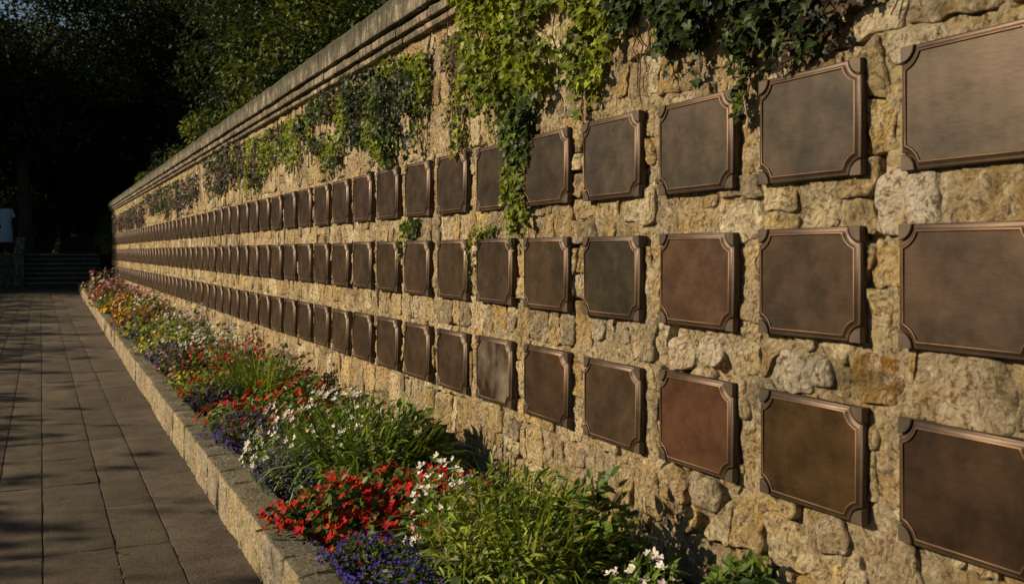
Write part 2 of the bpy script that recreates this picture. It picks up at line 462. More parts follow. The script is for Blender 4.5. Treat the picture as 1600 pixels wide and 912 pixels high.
n = 2600
gy = 2.2 + 12 * RNG.random(n) ** 1.6; gx = np.array([-0.40, -0.184, 0.0065, 0.261, 0.464])[RNG.integers(0, 5, n)] + RNG.normal(0, 0.004, n)
e_ = RNG.random(n) < 0.3; gx[e_] = kerb_x(gy[e_]) - np.abs(RNG.normal(0, 0.012, e_.sum()))
gm = vnoise(np.column_stack([gx * 3, gy * 2.5, 0 * gy]), 91) > -0.15; gx, gy = gx[gm], gy[gm]; n = len(gx)
tv = np.array([(1, 0, -.4), (-.5, .87, -.4), (-.5, -.87, -.4), (0, 0, .7)]); tf = [np.array([(0, 1, 3), (1, 2, 3), (2, 0, 3)])]
V, F = instance(tv, tf, frames(RNG.normal(0, .3, (n, 3)) + np.array([0, 0, 1]), RNG.normal(size=(n, 3))), np.column_stack([gx, gy, 0 * gx + 0.0005]), 0.0022 + 0.0035 * RNG.random(n) ** 2)
gt = np.array([(0.30, 0.25, 0.16), (0.12, 0.09, 0.05), (0.22, 0.17, 0.10), (0.10, 0.11, 0.04)])[RNG.integers(0, 4, n)]
tag(obj('grit', mesh('grit', V, F, M_SOIL, rep(gt, 4), False)), 'fine grit and crumbs lodged in the paving joints', 'grit', kind='stuff')

# ---------------------------------------------------------------- kerb of the flower bed
kerb = empty('kerb', (kerb_x(0), 0, 0)); tag(kerb, kind='structure')
s = -1.2; i = 0
while s < KERB_END:
    L = random.uniform(0.16, 0.42); e = min(s + L, KERB_END)
    cx = kerb_x((s + e) / 2) + KW / 2
    V, F = rounded_box(KW / 2 + random.uniform(-.003, .006), (e - s) / 2 - 0.003, (KH + 0.06) / 2 + random.uniform(-.004, .004), 0.012,
                       6, 12, 9, 0.0065, 16, 50 + i, (cx + random.uniform(-.004, .004), (s + e) / 2, KH / 2 - 0.03))
    V[:, 0] += (V[:, 1] - (s + e) / 2) * 0.0108
    t = np.array(random.choice([(0.40, 0.33, 0.23), (0.36, 0.29, 0.19), (0.42, 0.37, 0.28), (0.33, 0.28, 0.20), (0.46, 0.38, 0.22)])) * random.uniform(0.85, 1.1)
    obj('kerb_stone', off(mesh('kerb_stone', V, F, M_KERB, t), kerb.location), kerb)
    s = e; i += 1
x = kerb_x(KERB_END) + KW
while x < 1.9:                                   # the return at the far end
    V, F = rounded_box(0.16, KW / 2, (KH + 0.06) / 2, 0.012, 4, 4, 4, 0.006, 11, int(x * 100), (x + 0.16, KERB_END - KW / 2, KH / 2 - 0.03))
    obj('kerb_stone', off(mesh('kerb_stone', V, F, M_KERB, (0.36, 0.3, 0.2)), kerb.location), kerb)
    x += 0.325

xs = np.linspace(0, 1, 14); ys = np.linspace(-1.2, KERB_END - 0.1, 260)
U, Y = np.meshgrid(xs, ys, indexing='ij'); X0 = kerb_x(Y) + KW - 0.02; X = X0 + (1.85 - X0) * U
Z = SOIL + 0.035 * np.sin(U * math.pi) + 0.018 * fbm(np.stack([X, Y, 0 * X], -1) * 7, 5)
idx = np.arange(X.size).reshape(X.shape)
q = np.stack([idx[:-1, :-1], idx[1:, :-1], idx[1:, 1:], idx[:-1, 1:]], -1).reshape(-1, 4)
tag(obj('soil', mesh('soil', np.stack([X, Y, Z], -1).reshape(-1, 3), [q], M_SOIL, (0.05, 0.033, 0.02))), kind='structure')

# ---------------------------------------------------------------- the stone wall
wall = empty('stone_wall', (XW, 0, 0))
tag(wall, 'long tan rubble stone wall with a grey stepped coping, carrying three rows of bronze plaques', 'wall')
WL = Vector(wall.location)
# mortar bed: the rough face of the core between the stones
def mortar_face(y0, y1, st):
    ys = np.arange(y0, y1 + st / 2, st); zs = np.arange(-0.05, WALL_TOP + 0.04, st)
    Y, Z = np.meshgrid(ys, zs, indexing='ij'); P = np.stack([0 * Y, Y, Z], -1)
    h = 0.0075 + 0.006 * fbm(P * 5.0, 11) + 0.005 * fbm(P * 22, 12) + 0.004 * vnoise(P * 60, 14)
    crk = vnoise(P * np.array([1, 9.0, 3.2]), 15) + 0.5 * vnoise(P * np.array([1, 26.0, 9.0]), 16)
    h = h - 0.06 * np.clip(crk - 0.30, 0, 0.6)
    V = np.stack([XW - np.minimum(h, 0.017), Y, Z], -1).reshape(-1, 3)
    idx = np.arange(Y.size).reshape(Y.shape)
    return V, [np.stack([idx[:-1, :-1], idx[:-1, 1:], idx[1:, 1:], idx[1:, :-1]], -1).reshape(-1, 4)]
A = Acc()
mt = (0.43, 0.345, 0.21)
A.add(*mortar_face(WALL_Y0, 1.0, 0.05), mt); A.add(*mortar_face(1.0, 5.0, 0.012), mt)
A.add(*mortar_face(5.0, 9.0, 0.02), mt); A.add(*mortar_face(9.0, WALL_Y1, 0.05), mt)
V, F = rounded_box(0.14, (WALL_Y1 - WALL_Y0) / 2, WALL_TOP / 2 + 0.085, 0.01, 2, 2, 2, 0, 1, 0, (XW + 0.17, (WALL_Y0 + WALL_Y1) / 2, WALL_TOP / 2))
A.add(V, F, mt)
obj('mortar', off(A.mesh('mortar', M_MORTAR), WL), wall)

special = [  # px x, px y, reach, tint, height
    (1374, 592, 0.085, (0.30, 0.155, 0.03), 0.0205), (1062, 550, 0.07, (0.64, 0.56, 0.42), 0.019), (1111, 547, 0.065, (0.62, 0.54, 0.40), 0.018),
    (1238, 582, 0.07, (0.46, 0.40, 0.31), 0.016), (1280, 582, 0.05, (0.44, 0.39, 0.31), 0.016), (1505, 612, 0.125, (0.43, 0.34, 0.22), 0.018),
    (1420, 315, 0.10, (0.62, 0.55, 0.43), 0.018), (1545, 300, 0.11, (0.38, 0.27, 0.13), 0.014), (1395, 880, 0.09, (0.42, 0.32, 0.19), 0.02),
    (1290, 830, 0.08, (0.36, 0.28, 0.17), 0.018), (936, 518, 0.045, (0.50, 0.45, 0.36), 0.018), (972, 522, 0.045, (0.44, 0.38, 0.28), 0.016),
    (940, 545, 0.04, (0.44, 0.38, 0.28), 0.014), (1100, 770, 0.07, (0.43, 0.35, 0.24), 0.018), (1050, 760, 0.07, (0.42, 0.30, 0.15), 0.016)]
sp = [(unproj_x(a, b, XW - 0.015), r, t, h) for a, b, r, t, h in special]
def bed(r, z, y):
    return z + 0.024 * float(vnoise(np.array([y * 2.6, r * 7.7, 0.0]), 41)) + 0.012 * float(vnoise(np.array([y * 8.0, r * 5.1, 3.0]), 42))
def clip(poly, nx, ny, c):
    out = []
    for i in range(len(poly)):
        a, b = poly[i - 1], poly[i]
        da, db = a[0] * nx + a[1] * ny - c, b[0] * nx + b[1] * ny - c
        if (da <= 0) != (db <= 0):
            t = da / (da - db); out.append((a[0] + (b[0] - a[0]) * t, a[1] + (b[1] - a[1]) * t))
        if db <= 0: out.append(b)
    return out
PAL = [(0.54, 0.42, 0.225), (0.46, 0.355, 0.19), (0.62, 0.51, 0.31), (0.48, 0.335, 0.145), (0.38, 0.30, 0.185), (0.57, 0.42, 0.185), (0.68, 0.58, 0.39), (0.42, 0.30, 0.135), (0.33, 0.265, 0.17)]
PLQ = [(S0 + c * PITCH, zc) for c in range(NCOL) for zc in ROWZ]
def covered(y, z):
    c = int(round((y - S0 - PW / 2) / PITCH))
    return 0 <= c < NCOL and abs(y - S0 - c * PITCH - PW / 2) < PW / 2 and any(abs(z - r) < PH / 2 for r in ROWZ)
cells = []
def add_cell(poly, si=None):
    poly = [(min(max(a, WALL_Y0), WALL_Y1), min(max(b, 0.02), WALL_TOP + 0.03)) for a, b in poly]
    if si is None:
        for q, r, _, _ in sp:                                            # make room for the singled-out stones
            cy, cz = np.mean(poly, axis=0); nx, ny = cy - q[1], cz - q[2]; L = math.hypot(nx, ny)
            if L > 0.45: continue
            if L < r * 0.6: return
            nx, ny = nx / L, ny / L
            rr = r * 1.04
            poly = clip(poly, -nx, -ny, -(q[1] * nx + q[2] * ny + rr))
            if len(poly) < 3: return
    P = np.array(poly)
    ar = 0.5 * abs(np.dot(P[:, 0], np.roll(P[:, 1], -1)) - np.dot(P[:, 1], np.roll(P[:, 0], -1)))
    if ar < 0.0012: return
    py, pz = P.mean(0)
    sv = visible_area(np.column_stack([np.full(len(P), XW - .015), P]))
    sv *= np.mean([not covered(py + (a - py) * f, pz + (b - pz) * f) for a, b in poly for f in (0.0, 0.5, 0.85)])
    if pz < 0.22: sv *= 0.15
    cells.append((sv, P, si))
def quad(y0, y1, t0, t1, zb, zt):
    """a roughly squared stone: corners and edge middles knocked about"""
    j = lambda k=.009: random.gauss(0, k)
    m = (y0 + y1) / 2
    pts = [(y0 + t0 + j(), zb(y0) + j(.006)), (m + j(.02), zb(m) + j(.007)), (y1 + t1 + j(), zb(y1) + j(.006)), (y1 + (t1 - .5 * t1) + j(.006), (zb(y1) + zt(y1)) / 2 + j(.015)),
           (y1 - t1 * .2 + j(), zt(y1) + j(.006)), (m + j(.02), zt(m) + j(.007)), (y0 - t0 * .2 + j(), zt(y0) + j(.006)), (y0 + .5 * t0 + j(.006), (zb(y0) + zt(y0)) / 2 + j(.015))]
    add_cell(pts)
z = 0.0; row = 0
while z < WALL_TOP:
    rh = random.choice([0.085, 0.105, 0.12, 0.14, 0.165])
    z1 = z + rh
    zb = lambda y, r=row, zz=z: bed(r, zz, y)
    zt = lambda y, r=row + 1, zz=z1: bed(r, zz, y)
    y = WALL_Y0 + random.uniform(0, 0.15); t0 = 0.0
    while y < WALL_Y1:
        w = random.choice([0.06, 0.075, 0.09, 0.11, 0.13, 0.16, 0.21]) * random.uniform(0.85, 1.15)
        t1 = random.gauss(0, 0.014)
        if w > 0.12 and rh > 0.11 and random.random() < 0.4:              # two flat stones in the height of one course
            f = random.uniform(0.35, 0.65)
            zm = lambda y, f=f, a=zb, b=zt: a(y) * (1 - f) + b(y) * f
            quad(y, y + w, t0, t1, zb, zm); quad(y, y + w, t0, t1, zm, zt)
        else: quad(y, y + w, t0, t1, zb, zt)
        y += w; t0 = t1
    z = z1; row += 1
for k, (q, r, _, _) in enumerate(sp):
    a_, b_ = r * 1.0, r * 0.82
    add_cell([(q[1] + a_ * u * random.uniform(.86, 1.1), q[2] + b_ * v * random.uniform(.86, 1.1)) for u, v in
              ((-.92, -.8), (-.1, -1), (.85, -.92), (1, 0), (.9, .75), (.3, 1), (-.7, .95), (-1, .1))], k)
cells.sort(key=lambda t: -t[0])
def stone(P, h, n, fine, seed, gap):
    for _ in range(2):                                   # round the corners
        a, b = P, np.roll(P, -1, 0); P = np.stack([0.84 * a + 0.16 * b, 0.16 * a + 0.84 * b], 1).reshape(-1, 2)
    d = np.linalg.norm(np.roll(P, -1, 0) - P, axis=1); cum = np.concatenate([[0], np.cumsum(d)])
    t = np.linspace(0, cum[-1], n, endpoint=False); PP = np.vstack([P, P[:1]])
    R = np.column_stack([np.interp(t, cum, PP[:, 0]), np.interp(t, cum, PP[:, 1])])
    c = R.mean(0); v = R - c; L = np.linalg.norm(v, axis=1, keepdims=True)
    jit = 0.011 * vnoise(np.column_stack([R * 34, np.full(n, seed * 1.7)]), 5)[:, None]
    v = v * np.clip(1 - (gap - jit) / L, 0.3, 1.05)
    rings = [(1.0, -0.03), (1.0, 0.35), (0.965, 0.85), (0.90, 1.0), (0.78, 1.02), (0.62, 1.0), (0.44, 1.0), (0.22, 1.0)] if fine else [(1.0, -0.03), (0.98, 0.7), (0.88, 1.0), (0.45, 1.0)]
    VV = []
    gy, gz = random.uniform(-.07, .07), random.uniform(-.07, .07)
    for k, (r, hh) in enumerate(rings):
        p = c + v * r
        q3 = np.column_stack([p, np.full(n, seed * 0.37)])
        x = np.full(n, -0.03) if k == 0 else h * hh + (p - c) @ np.array([gy, gz]) * (hh > .1) + (0.008 * fbm(q3 * 12, 21) + (0.0055 * fbm(q3 * 40, 22) if fine else 0)) * min(1, hh * 1.2)
        VV.append(np.column_stack([XW - np.minimum(x, 0.0205), p]))
    x = h + 0.006 * fbm(np.array([[c[0], c[1], seed * .37]]) * 14, 21)
    VV.append(np.array([[XW - min(x[0], 0.0205), c[0], c[1]]]))
    V = np.concatenate(VV); m = len(rings)
    idx = np.arange(m * n).reshape(m, n); nx = np.roll(idx, -1, 1)
    qd = np.stack([idx[:-1], idx[1:], nx[1:], nx[:-1]], -1).reshape(-1, 4)
    tr = np.stack([idx[-1], np.full(n, m * n), nx[-1]], -1)
    return V, [qd, tr]
rest = Acc()
for i, (sv, P, si) in enumerate(cells):
    h = random.uniform(0.006, 0.017); t = np.array(random.choice(PAL)) * random.uniform(0.82, 1.14)
    if si is not None: t = np.array(sp[si][2]); h = sp[si][3]
    if i < 300:
        V, F = stone(P, h, 40, True, i, random.uniform(0.001, 0.006))
        obj('stone', off(mesh('stone', V, F, M_STONE, t), WL), wall)
    else:
        yy = P[:, 0].mean()
        V, F = stone(P, h, 22 if yy < 7 else 12, yy < 7, i, random.uniform(0.001, 0.006))
        rest.add(V, F, t)
tag(obj('stones', off(rest.mesh('stones', M_STONE), WL), wall), kind='stuff')

# stepped coping: three courses of dressed blocks
def course(name, x0, z0, z1, lmin, lmax, tint, seed):
    s = WALL_Y0; i = 0
    while s < WALL_Y1 + 0.12:
        e = min(s + random.uniform(lmin, lmax), WALL_Y1 + 0.14)
        if e - s > 0.05:
            w = (2.12 - x0) / 2
            V, F = rounded_box(w, (e - s) / 2 - 0.002, (z1 - z0) / 2, 0.009, 3, max(4, int((e - s) * 14)), 4, 0.005, 9, seed + i,
                               (x0 + w + random.uniform(-.003, .003), (s + e) / 2, (z0 + z1) / 2))
            obj(name, off(mesh(name, V, F, M_COPTOP if z1 > 2.4 else M_COPING, np.array(tint) * random.uniform(.8, 1.15)), WL), wall)
        s = e; i += 1
course('coping_slab', 1.660, 2.345, 2.482, 0.7, 1.1, (0.34, 0.29, 0.215), 300)
course('coping_course', 1.688, 2.289, 2.337, 0.5, 0.8, (0.42, 0.33, 0.23), 400)
course('coping_course', 1.716, 2.249, 2.282, 0.3, 0.5, (0.43, 0.335, 0.225), 500)

# ---------------------------------------------------------------- steps, terrace wall, pier
steps = empty('stone_steps', (0.65, STEP_Y, 0)); tag(steps, kind='structure')
for k in range(7):
    V, F = rounded_box(1.13, (2.14 - 0.3 * k) / 2, 0.075, 0.012, 6, 3, 2, 0.004, 6, k, (0.68, STEP_Y + 0.3 * k + (2.14 - 0.3 * k) / 2, 0.075 + 0.15 * k))
    st_ = obj('step', off(mesh('step', V, F, M_COPING, (0.11, 0.10, 0.08)), steps.location), steps)  # risers tinted darker to set off the light painted on the edges
    V, F = rounded_box(1.135, 0.075, 0.02, 0.008, 8, 2, 2, 0.003, 9, k + 30, (0.68, STEP_Y + 0.3 * k + 0.025, 0.15 + 0.15 * k))
    obj('painted_light_nosing', off(mesh('painted_light_nosing', V, F, M_KERB, (0.42, 0.39, 0.33)), steps.location), st_)  # added pale strip: its tint paints the light caught on the step edge
lw = empty('low_wall', (-2.4, STEP_Y, 0))
tag(lw, 'dark low stone wall holding the terrace left of the steps', 'wall')
for r in range(3):
    x = -4.2
    while x < -0.85:
        L = min(random.uniform(0.4, 0.7), -0.83 - x)
        V, F = rounded_box(L / 2 - .004, 0.11, 0.17, 0.012, 3, 2, 3, 0.006, 7, int(x * 50) + r * 991, (x + L / 2, STEP_Y + 0.11, 0.175 + 0.347 * r))
        obj('stone', off(mesh('stone', V, F, M_COPING, np.array((0.26, 0.23, 0.18)) * random.uniform(.8, 1.2)), lw.location), lw)
        x += L
pier = empty('stone_pier', (-0.64, STEP_Y, 0))
tag(pier, 'square stone pier with a tall cap block beside the steps', 'pier')
for r in range(3):
    V, F = rounded_box(0.18, 0.19, 0.172, 0.012, 3, 3, 3, 0.006, 7, r + 77, (-0.645, STEP_Y + 0.13, 0.175 + 0.347 * r))
    obj('stone', off(mesh('stone', V, F, M_COPING, np.array((0.30, 0.27, 0.22)) * random.uniform(.85, 1.15)), pier.location), pier)
V, F = rounded_box(0.13, 0.15, 0.28, 0.015, 3, 3, 4, 0.006, 7, 91, (-0.60, STEP_Y + 0.14, 1.325))
V[:, 0] += -(V[:, 2] - 1.33) * -0.10
obj('cap_block', off(mesh('cap_block', V, F, M_COPING, (0.38, 0.35, 0.29)), pier.location), pier)

# ================================================================== OBJECTS
# ---------------------------------------------------------------- bronze plaques
def plaque_meshes():
    r, m = 0.040, 0.0185
    hw, hh = PW / 2, PH / 2
    # frame section: (u from the outer edge inwards, height towards the viewer)
    prof = [(0.0, 0.006), (0.0, 0.016), (0.0025, 0.0195), (0.005, 0.0195), (0.008, 0.0205), (0.012, 0.0235), (0.0145, 0.0262), (0.0162, 0.0272), (0.0172, 0.0262), (0.0180, 0.0242), (m, 0.0226)]
    na = 9
    def outline(u):
        R = r + u; pts = []
        for sx, sy in ((1, 1), (-1, 1), (-1, -1), (1, -1)):
            k = math.sqrt(R * R - u * u)
            a0 = math.atan2(u, k); a1 = math.pi / 2 - a0      # arc about the corner, from the side edge to the top edge
            arc = [(sx * (hw - R * math.sin(a)), sy * (hh - R * math.cos(a))) for a in np.linspace(a0, a1, na)]
            if sx * sy < 0: arc = arc[::-1]
            # order so that the outline runs counter-clockwise
            pts += arc[::1]
        return pts
    V = []; n = 4 * na
    for u, h in prof: V += [(-h, p[0], p[1]) for p in outline(u)]
    idx = np.arange(len(prof) * n).reshape(len(prof), n); nx = np.roll(idx, -1, 1)
    F = np.stack([idx[:-1], idx[1:], nx[1:], nx[:-1]], -1).reshape(-1, 4)
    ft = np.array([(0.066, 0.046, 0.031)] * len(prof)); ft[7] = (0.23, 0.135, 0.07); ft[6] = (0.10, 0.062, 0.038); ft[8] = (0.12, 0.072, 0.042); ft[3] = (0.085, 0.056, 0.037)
    fr = mesh('frame', V, [F], M_FRAME, np.repeat(ft, n, axis=0), True)
    o = outline(m); P = [(-0.0222, p[0], p[1]) for p in o] + [(-0.0222, 0, 0)]
    pf = np.array([(i, n, (i + 1) % n) for i in range(n)])
    pa = mesh('panel', P, [pf], M_PANEL, None, False)
    pb = mesh('panel', P, [pf], M_PANEL_PAINTED_GLARE, None, False)
    bV, bF = rounded_box(0.0105, hw - 0.001, hh - 0.001, 0.002, 2, 2, 2, 0, 1, 0, (0.0005, 0, 0))
    pl = mesh('back_plate', bV, bF, M_PLATE, (0.075, 0.05, 0.034), False)
    # quarter-round corner block
    cs = []
    for sx, sy in ((1, 1), (-1, 1), (-1, -1), (1, -1)):
        a = np.linspace(0, math.pi / 2, 9); rb = r - 0.0035
        ring = [(0, 0)] + [(rb * math.sin(t), rb * math.cos(t)) for t in a]
        V = []
        for h, sc, in ((-0.004, 1.0), (-0.0205, 1.0), (-0.0222, 0.95)):
            for (p, q) in ring:
                e = 0.0008 if h < -0.022 else 0.0
                V.append((h, sx * (hw - max(p * sc, e)), sy * (hh - max(q * sc, e))))
        k = len(ring); idx = np.arange(3 * k).reshape(3, k); nx = np.roll(idx, -1, 1)
        F = np.stack([idx[:-1], nx[:-1], nx[1:], idx[1:]], -1).reshape(-1, 4)
        top = np.array([(2 * k, 2 * k + i, 2 * k + i + 1) for i in range(1, k - 1)])
        if sx * sy < 0: F = F[:, ::-1]; top = top[:, ::-1]
        cs.append(mesh('corner_block', V, [F, top], M_PLATE, (0.090, 0.071, 0.053), False))
    return fr, pa, pb, pl, cs
FR, PA, PB, PL, CS = plaque_meshes()
PCOL = {  # (column from the right, row): colour, word
    (0, 0): ((0.150, 0.125, 0.105), 'greyish brown'), (1, 0): ((0.135, 0.115, 0.095), 'grey brown'), (2, 0): ((0.140, 0.120, 0.098), 'brownish grey'),
    (3, 0): ((0.150, 0.128, 0.105), 'pale grey brown'), (4, 0): ((0.120, 0.096, 0.070), 'olive brown'), (5, 0): ((0.112, 0.088, 0.062), 'olive brown'),
    (9, 0): ((0.150, 0.098, 0.075), 'pinkish brown'),
    (0, 1): ((0.110, 0.082, 0.066), 'dark purplish brown'), (1, 1): ((0.100, 0.075, 0.056), 'dark brown'), (2, 1): ((0.150, 0.094, 0.066), 'reddish brown'),
    (3, 1): ((0.088, 0.080, 0.058), 'dark greenish grey'), (4, 1): ((0.110, 0.084, 0.056), 'olive brown'),
    (0, 2): ((0.072, 0.045, 0.028), 'very dark brown'), (1, 2): ((0.110, 0.070, 0.028), 'dark golden brown'), (2, 2): ((0.170, 0.090, 0.058), 'coppery red brown'),
    (3, 2): ((0.140, 0.100, 0.070), 'warm brown'), (4, 2): ((0.135, 0.086, 0.058), 'reddish brown'), (5, 2): ((0.150, 0.112, 0.082), 'glare-painted')}
ORD = ('first second third fourth fifth sixth seventh eighth ninth tenth eleventh twelfth thirteenth fourteenth fifteenth sixteenth seventeenth eighteenth '
       'nineteenth twentieth').split() + ['twenty-' + o for o in 'first second third fourth fifth sixth seventh eighth ninth'.split()] + ['thirtieth']
ROWN = ('top', 'middle', 'bottom')
for c in range(NCOL):
    for r, zc in enumerate(ROWZ):
        yc = S0 + c * PITCH + PW / 2 + random.gauss(0, 0.0025)
        p = empty('bronze_plaque', (D + 0.0315 + random.uniform(-.002, .001), yc, zc + random.gauss(0, 0.002)))
        p.rotation_euler = (random.gauss(0, 0.0035), 0, 0)
        colr, word = PCOL.get((c, r), (None, None))
        if colr is None:
            g = random.uniform(0.9, 1.12); colr = (0.122 * g, 0.090 * g * random.uniform(.97, 1.04), 0.064 * g * random.uniform(.92, 1.08)); word = 'plain brown'
        colr = tuple(v * k for v, k in zip(colr, (0.55, 0.505, 0.43) if r else (0.46, 0.43, 0.38)))
        if (c, r) == (5, 2): word = 'glare-painted brown'
        gname = 'bronze plaques on the stone wall'
        if c >= 30:
            lab = 'tiny brown bronze plaque near the far end of the %s row' % ROWN[r]
        elif c == 0: lab = '%s blank bronze plaque cut by the right picture edge in the %s row' % (word, ROWN[r])
        else: lab = '%s blank bronze plaque, %s from the right in the %s row' % (word, ORD[c], ROWN[r])
        tag(p, lab, 'plaque', gname if c < 30 else 'far bronze plaques of the %s row' % ROWN[r])
        obj('back_plate', PL, p)
        obj('frame', FR, p)
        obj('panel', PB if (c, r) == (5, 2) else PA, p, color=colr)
        for m in CS: obj('corner_block', m, p)

# ---------------------------------------------------------------- ivy on the wall
IVY_ME = mesh('leaf', IVY[0], IVY[1], M_LEAF, None, True)
def in_poly(p, poly):
    x, y = p[:, 0], p[:, 1]; c = np.zeros(len(p), bool); n = len(poly)
    for i in range(n):
        x1, y1 = poly[i - 1]; x2, y2 = poly[i]
        m = ((y1 > y) != (y2 > y)) & (x < (x2 - x1) * (y - y1) / (y2 - y1 + 1e-12) + x1); c ^= m
    return c
def ivy(label, pxpoly, n, size, thick, cols, indiv=300, group='ivy hanging on the stone wall', vines=6, ragged=0.25, name='ivy', stem_r=0.004, strands=9):
    W3 = np.array([unproj_x(a, b, XW - 0.03) for a, b in pxpoly])[:, 1:]
    lo, hi = W3.min(0), W3.max(0)
    n = int(n * 1.6); size = size * 0.69
    P = np.zeros((0, 2))
    while len(P) < n:
        q = lo + (hi - lo) * RNG.random((n * 2, 2)); q = q[in_poly(q, W3)]
        d = vnoise(np.column_stack([q * 5.5, np.zeros(len(q))]), 31) + 0.5 * vnoise(np.column_stack([q * 14, np.zeros(len(q))]), 32)
        edge = (q[:, 1] - lo[1]) / (hi[1] - lo[1])                     # thinner towards the hanging tips
        q = q[d > -0.85 + ragged * 2.1 * (1 - edge) ** 1.5]
        P = np.vstack([P, q])
    P = P[:n]
    ns = int((hi[0] - lo[0]) * strands) + 1; SP = []                     # thin trailing strands below the mass
    lowest = P[np.argsort(P[:, 1] + 0.3 * RNG.random(n))[:n // 3]]
    strand_pts = []
    for k in range(ns):
        y0, z0 = lowest[RNG.integers(0, len(lowest))]; y_, z_, q = y0, z0, []
        for st in range(int(RNG.integers(5, 16))):
            q.append((y_, z_)); y_ += RNG.normal(0, .007); z_ -= 0.014
            for _ in range(2): SP.append((y_ + RNG.normal(0, .011), z_ + RNG.normal(0, .008)))
        strand_pts.append(q)
    SP = np.array(SP); SP = SP[[not (covered(a, b - 0.012) or covered(a, b + 0.012)) for a, b in SP]]
    P = np.vstack([P, SP]); nsp = len(SP); n = len(P)
    bulge = np.clip(0.5 + 0.6 * vnoise(np.column_stack([P * 3.2, np.zeros(n)]), 33), 0.15, 1.2)
    dx = 1.55 * thick * bulge * RNG.random(n) ** 0.8 + 0.012
    if nsp: dx[-nsp:] = 0.02 + 0.03 * RNG.random(nsp)
    pos = np.column_stack([XW - 0.012 - dx, P])
    m = pos[:, 2] > WALL_TOP - 0.02                                    # leaves over the coping hang in front of it
    pos[m, 0] -= np.clip((pos[m, 2] - WALL_TOP) * 0.8, 0, 0.13) + 0.03
    nrm = np.column_stack([-0.75 + 0.9 * (RNG.random(n) - .5), 2.2 * (RNG.random(n) - .5), 0.45 + 1.7 * (RNG.random(n) - .45)])
    ax = np.column_stack([-0.35 + 0.5 * (RNG.random(n) - .5), 1.7 * (RNG.random(n) - .5), -1.0 + 0.9 * RNG.random(n)])
    R = frames(nrm, ax); sc = size * (0.5 + 0.85 * RNG.random(n))
    if nsp: sc[-nsp:] *= 0.75
    sc3 = np.column_stack([sc * (0.85 + .3 * RNG.random(n)), sc, sc])
    hue = vnoise(np.column_stack([P * 3.0, np.zeros(n)]), 35)
    base = np.array(cols)
    ci = np.clip(((hue * 0.65 + 0.5 + 0.35 * (RNG.random(n) - .5)) * len(base)).astype(int), 0, len(base) - 1)
    tint = base[ci] * (0.5 + 1.0 * RNG.random((n, 1)) ** 1.3)
    root = empty(name, (XW - 0.03, float((lo[0] + hi[0]) / 2), float(lo[1]))); L = np.array(root.location)
    tag(root, label, 'ivy', group)
    order = np.argsort(-(dx / thick + sc / size * 0.6)); ind = order[:min(indiv, n)]
    for i in ind:
        o = obj('leaf', IVY_ME, root, color=tint[i])
        M = Matrix(np.block([[R[i] * sc3[i][None], (pos[i] - L)[:, None]], [np.zeros((1, 3)), np.ones((1, 1))]]).tolist())
        o.matrix_local = M
    rest = order[len(ind):]
    if len(rest):
        V, F = instance(IVY[0], IVY[1], R[rest], pos[rest] - L, sc3[rest])
        tag(obj('leaves', mesh('leaves', V, F, M_LEAF, rep(tint[rest], len(IVY[0]))), root), kind='stuff')
    for q in strand_pts:
        V, F = tube(np.array([(XW - 0.03, a, b) for a, b in q]) - L, 0.0016, 5); obj('stem', mesh('stem', V, F, M_STEM, (0.10, 0.08, 0.04)), root)
    for k in range(vines):
        y = random.uniform(lo[0] + .02, hi[0] - .02); zz = hi[1]; pl = []
        end = lo[1] + random.random() * 0.25 * (hi[1] - lo[1])
        while zz > end:
            pl.append((XW - 0.024 - 0.01 * random.random(), y, min(zz, WALL_TOP))); y += random.gauss(0, 0.02); zz -= 0.045
        if len(pl) > 3:
            V, F = tube(np.array(pl) - L, np.linspace(stem_r, stem_r * 0.45, len(pl)), 6)
            obj('stem', mesh('stem', V, F, M_STEM, (0.09, 0.062, 0.04)), root)
    return root
G1, G2, G3, G4 = (0.26, 0.31, 0.022), (0.15, 0.20, 0.02), (0.06, 0.10, 0.022), (0.033, 0.055, 0.02)
PU, BR, DK = (0.085, 0.05, 0.05), (0.12, 0.085, 0.045), (0.03, 0.045, 0.022)
ivy('bright green leafy ivy mass spilling over the coping, largest and nearest of the green ones',
    [(700, -50), (745, 40), (735, 110), (760, 150), (770, 190), (800, 215), (840, 200), (880, 160), (950, 120), (985, 60), (990, -60)], 1500, 0.047, 0.10,
    [G3, G2, G1, G1, G2], vines=10, ragged=0.42, strands=12)
ivy('thin ivy strand trailing down between two top row plaques to the middle row',
    [(785, 190), (830, 190), (835, 230), (822, 270), (824, 310), (830, 350), (812, 365), (795, 350), (788, 300), (795, 250)], 330, 0.036, 0.05,
    [G3, G2, G1, BR], indiv=160, vines=3, ragged=0.1)
ivy('dark green ivy mass with brownish leaves at the top, left of the shadowed bare stone',
    [(960, -60), (965, 60), (985, 100), (1020, 95), (1040, 135), (1075, 150), (1120, 145), (1150, 100), (1190, 95), (1215, 30), (1230, -60)], 950, 0.050, 0.12,
    [BR, DK, G3, G3, DK, G3, G2, BR], vines=12, ragged=0.48, strands=12)
ivy('sparse brownish ivy fringe at the top edge above the second plaque from the right',
    [(1215, -60), (1205, 40), (1230, 75), (1290, 80), (1310, 40), (1340, 5), (1420, -50)], 300, 0.04, 0.06, [BR, DK, G3, BR, PU], indiv=200, vines=6)
ivy('dense green ivy curtain hanging below the coping in the middle of the wall',
    [(470, 185), (500, 155), (560, 118), (620, 92), (672, 75), (676, 140), (664, 200), (655, 250), (630, 280), (600, 255), (580, 225), (545, 235), (520, 270), (500, 240), (475, 235)],
    1800, 0.045, 0.09, [DK, G3, G2, G1, G2, PU, G3], vines=14, ragged=0.45, strands=12)
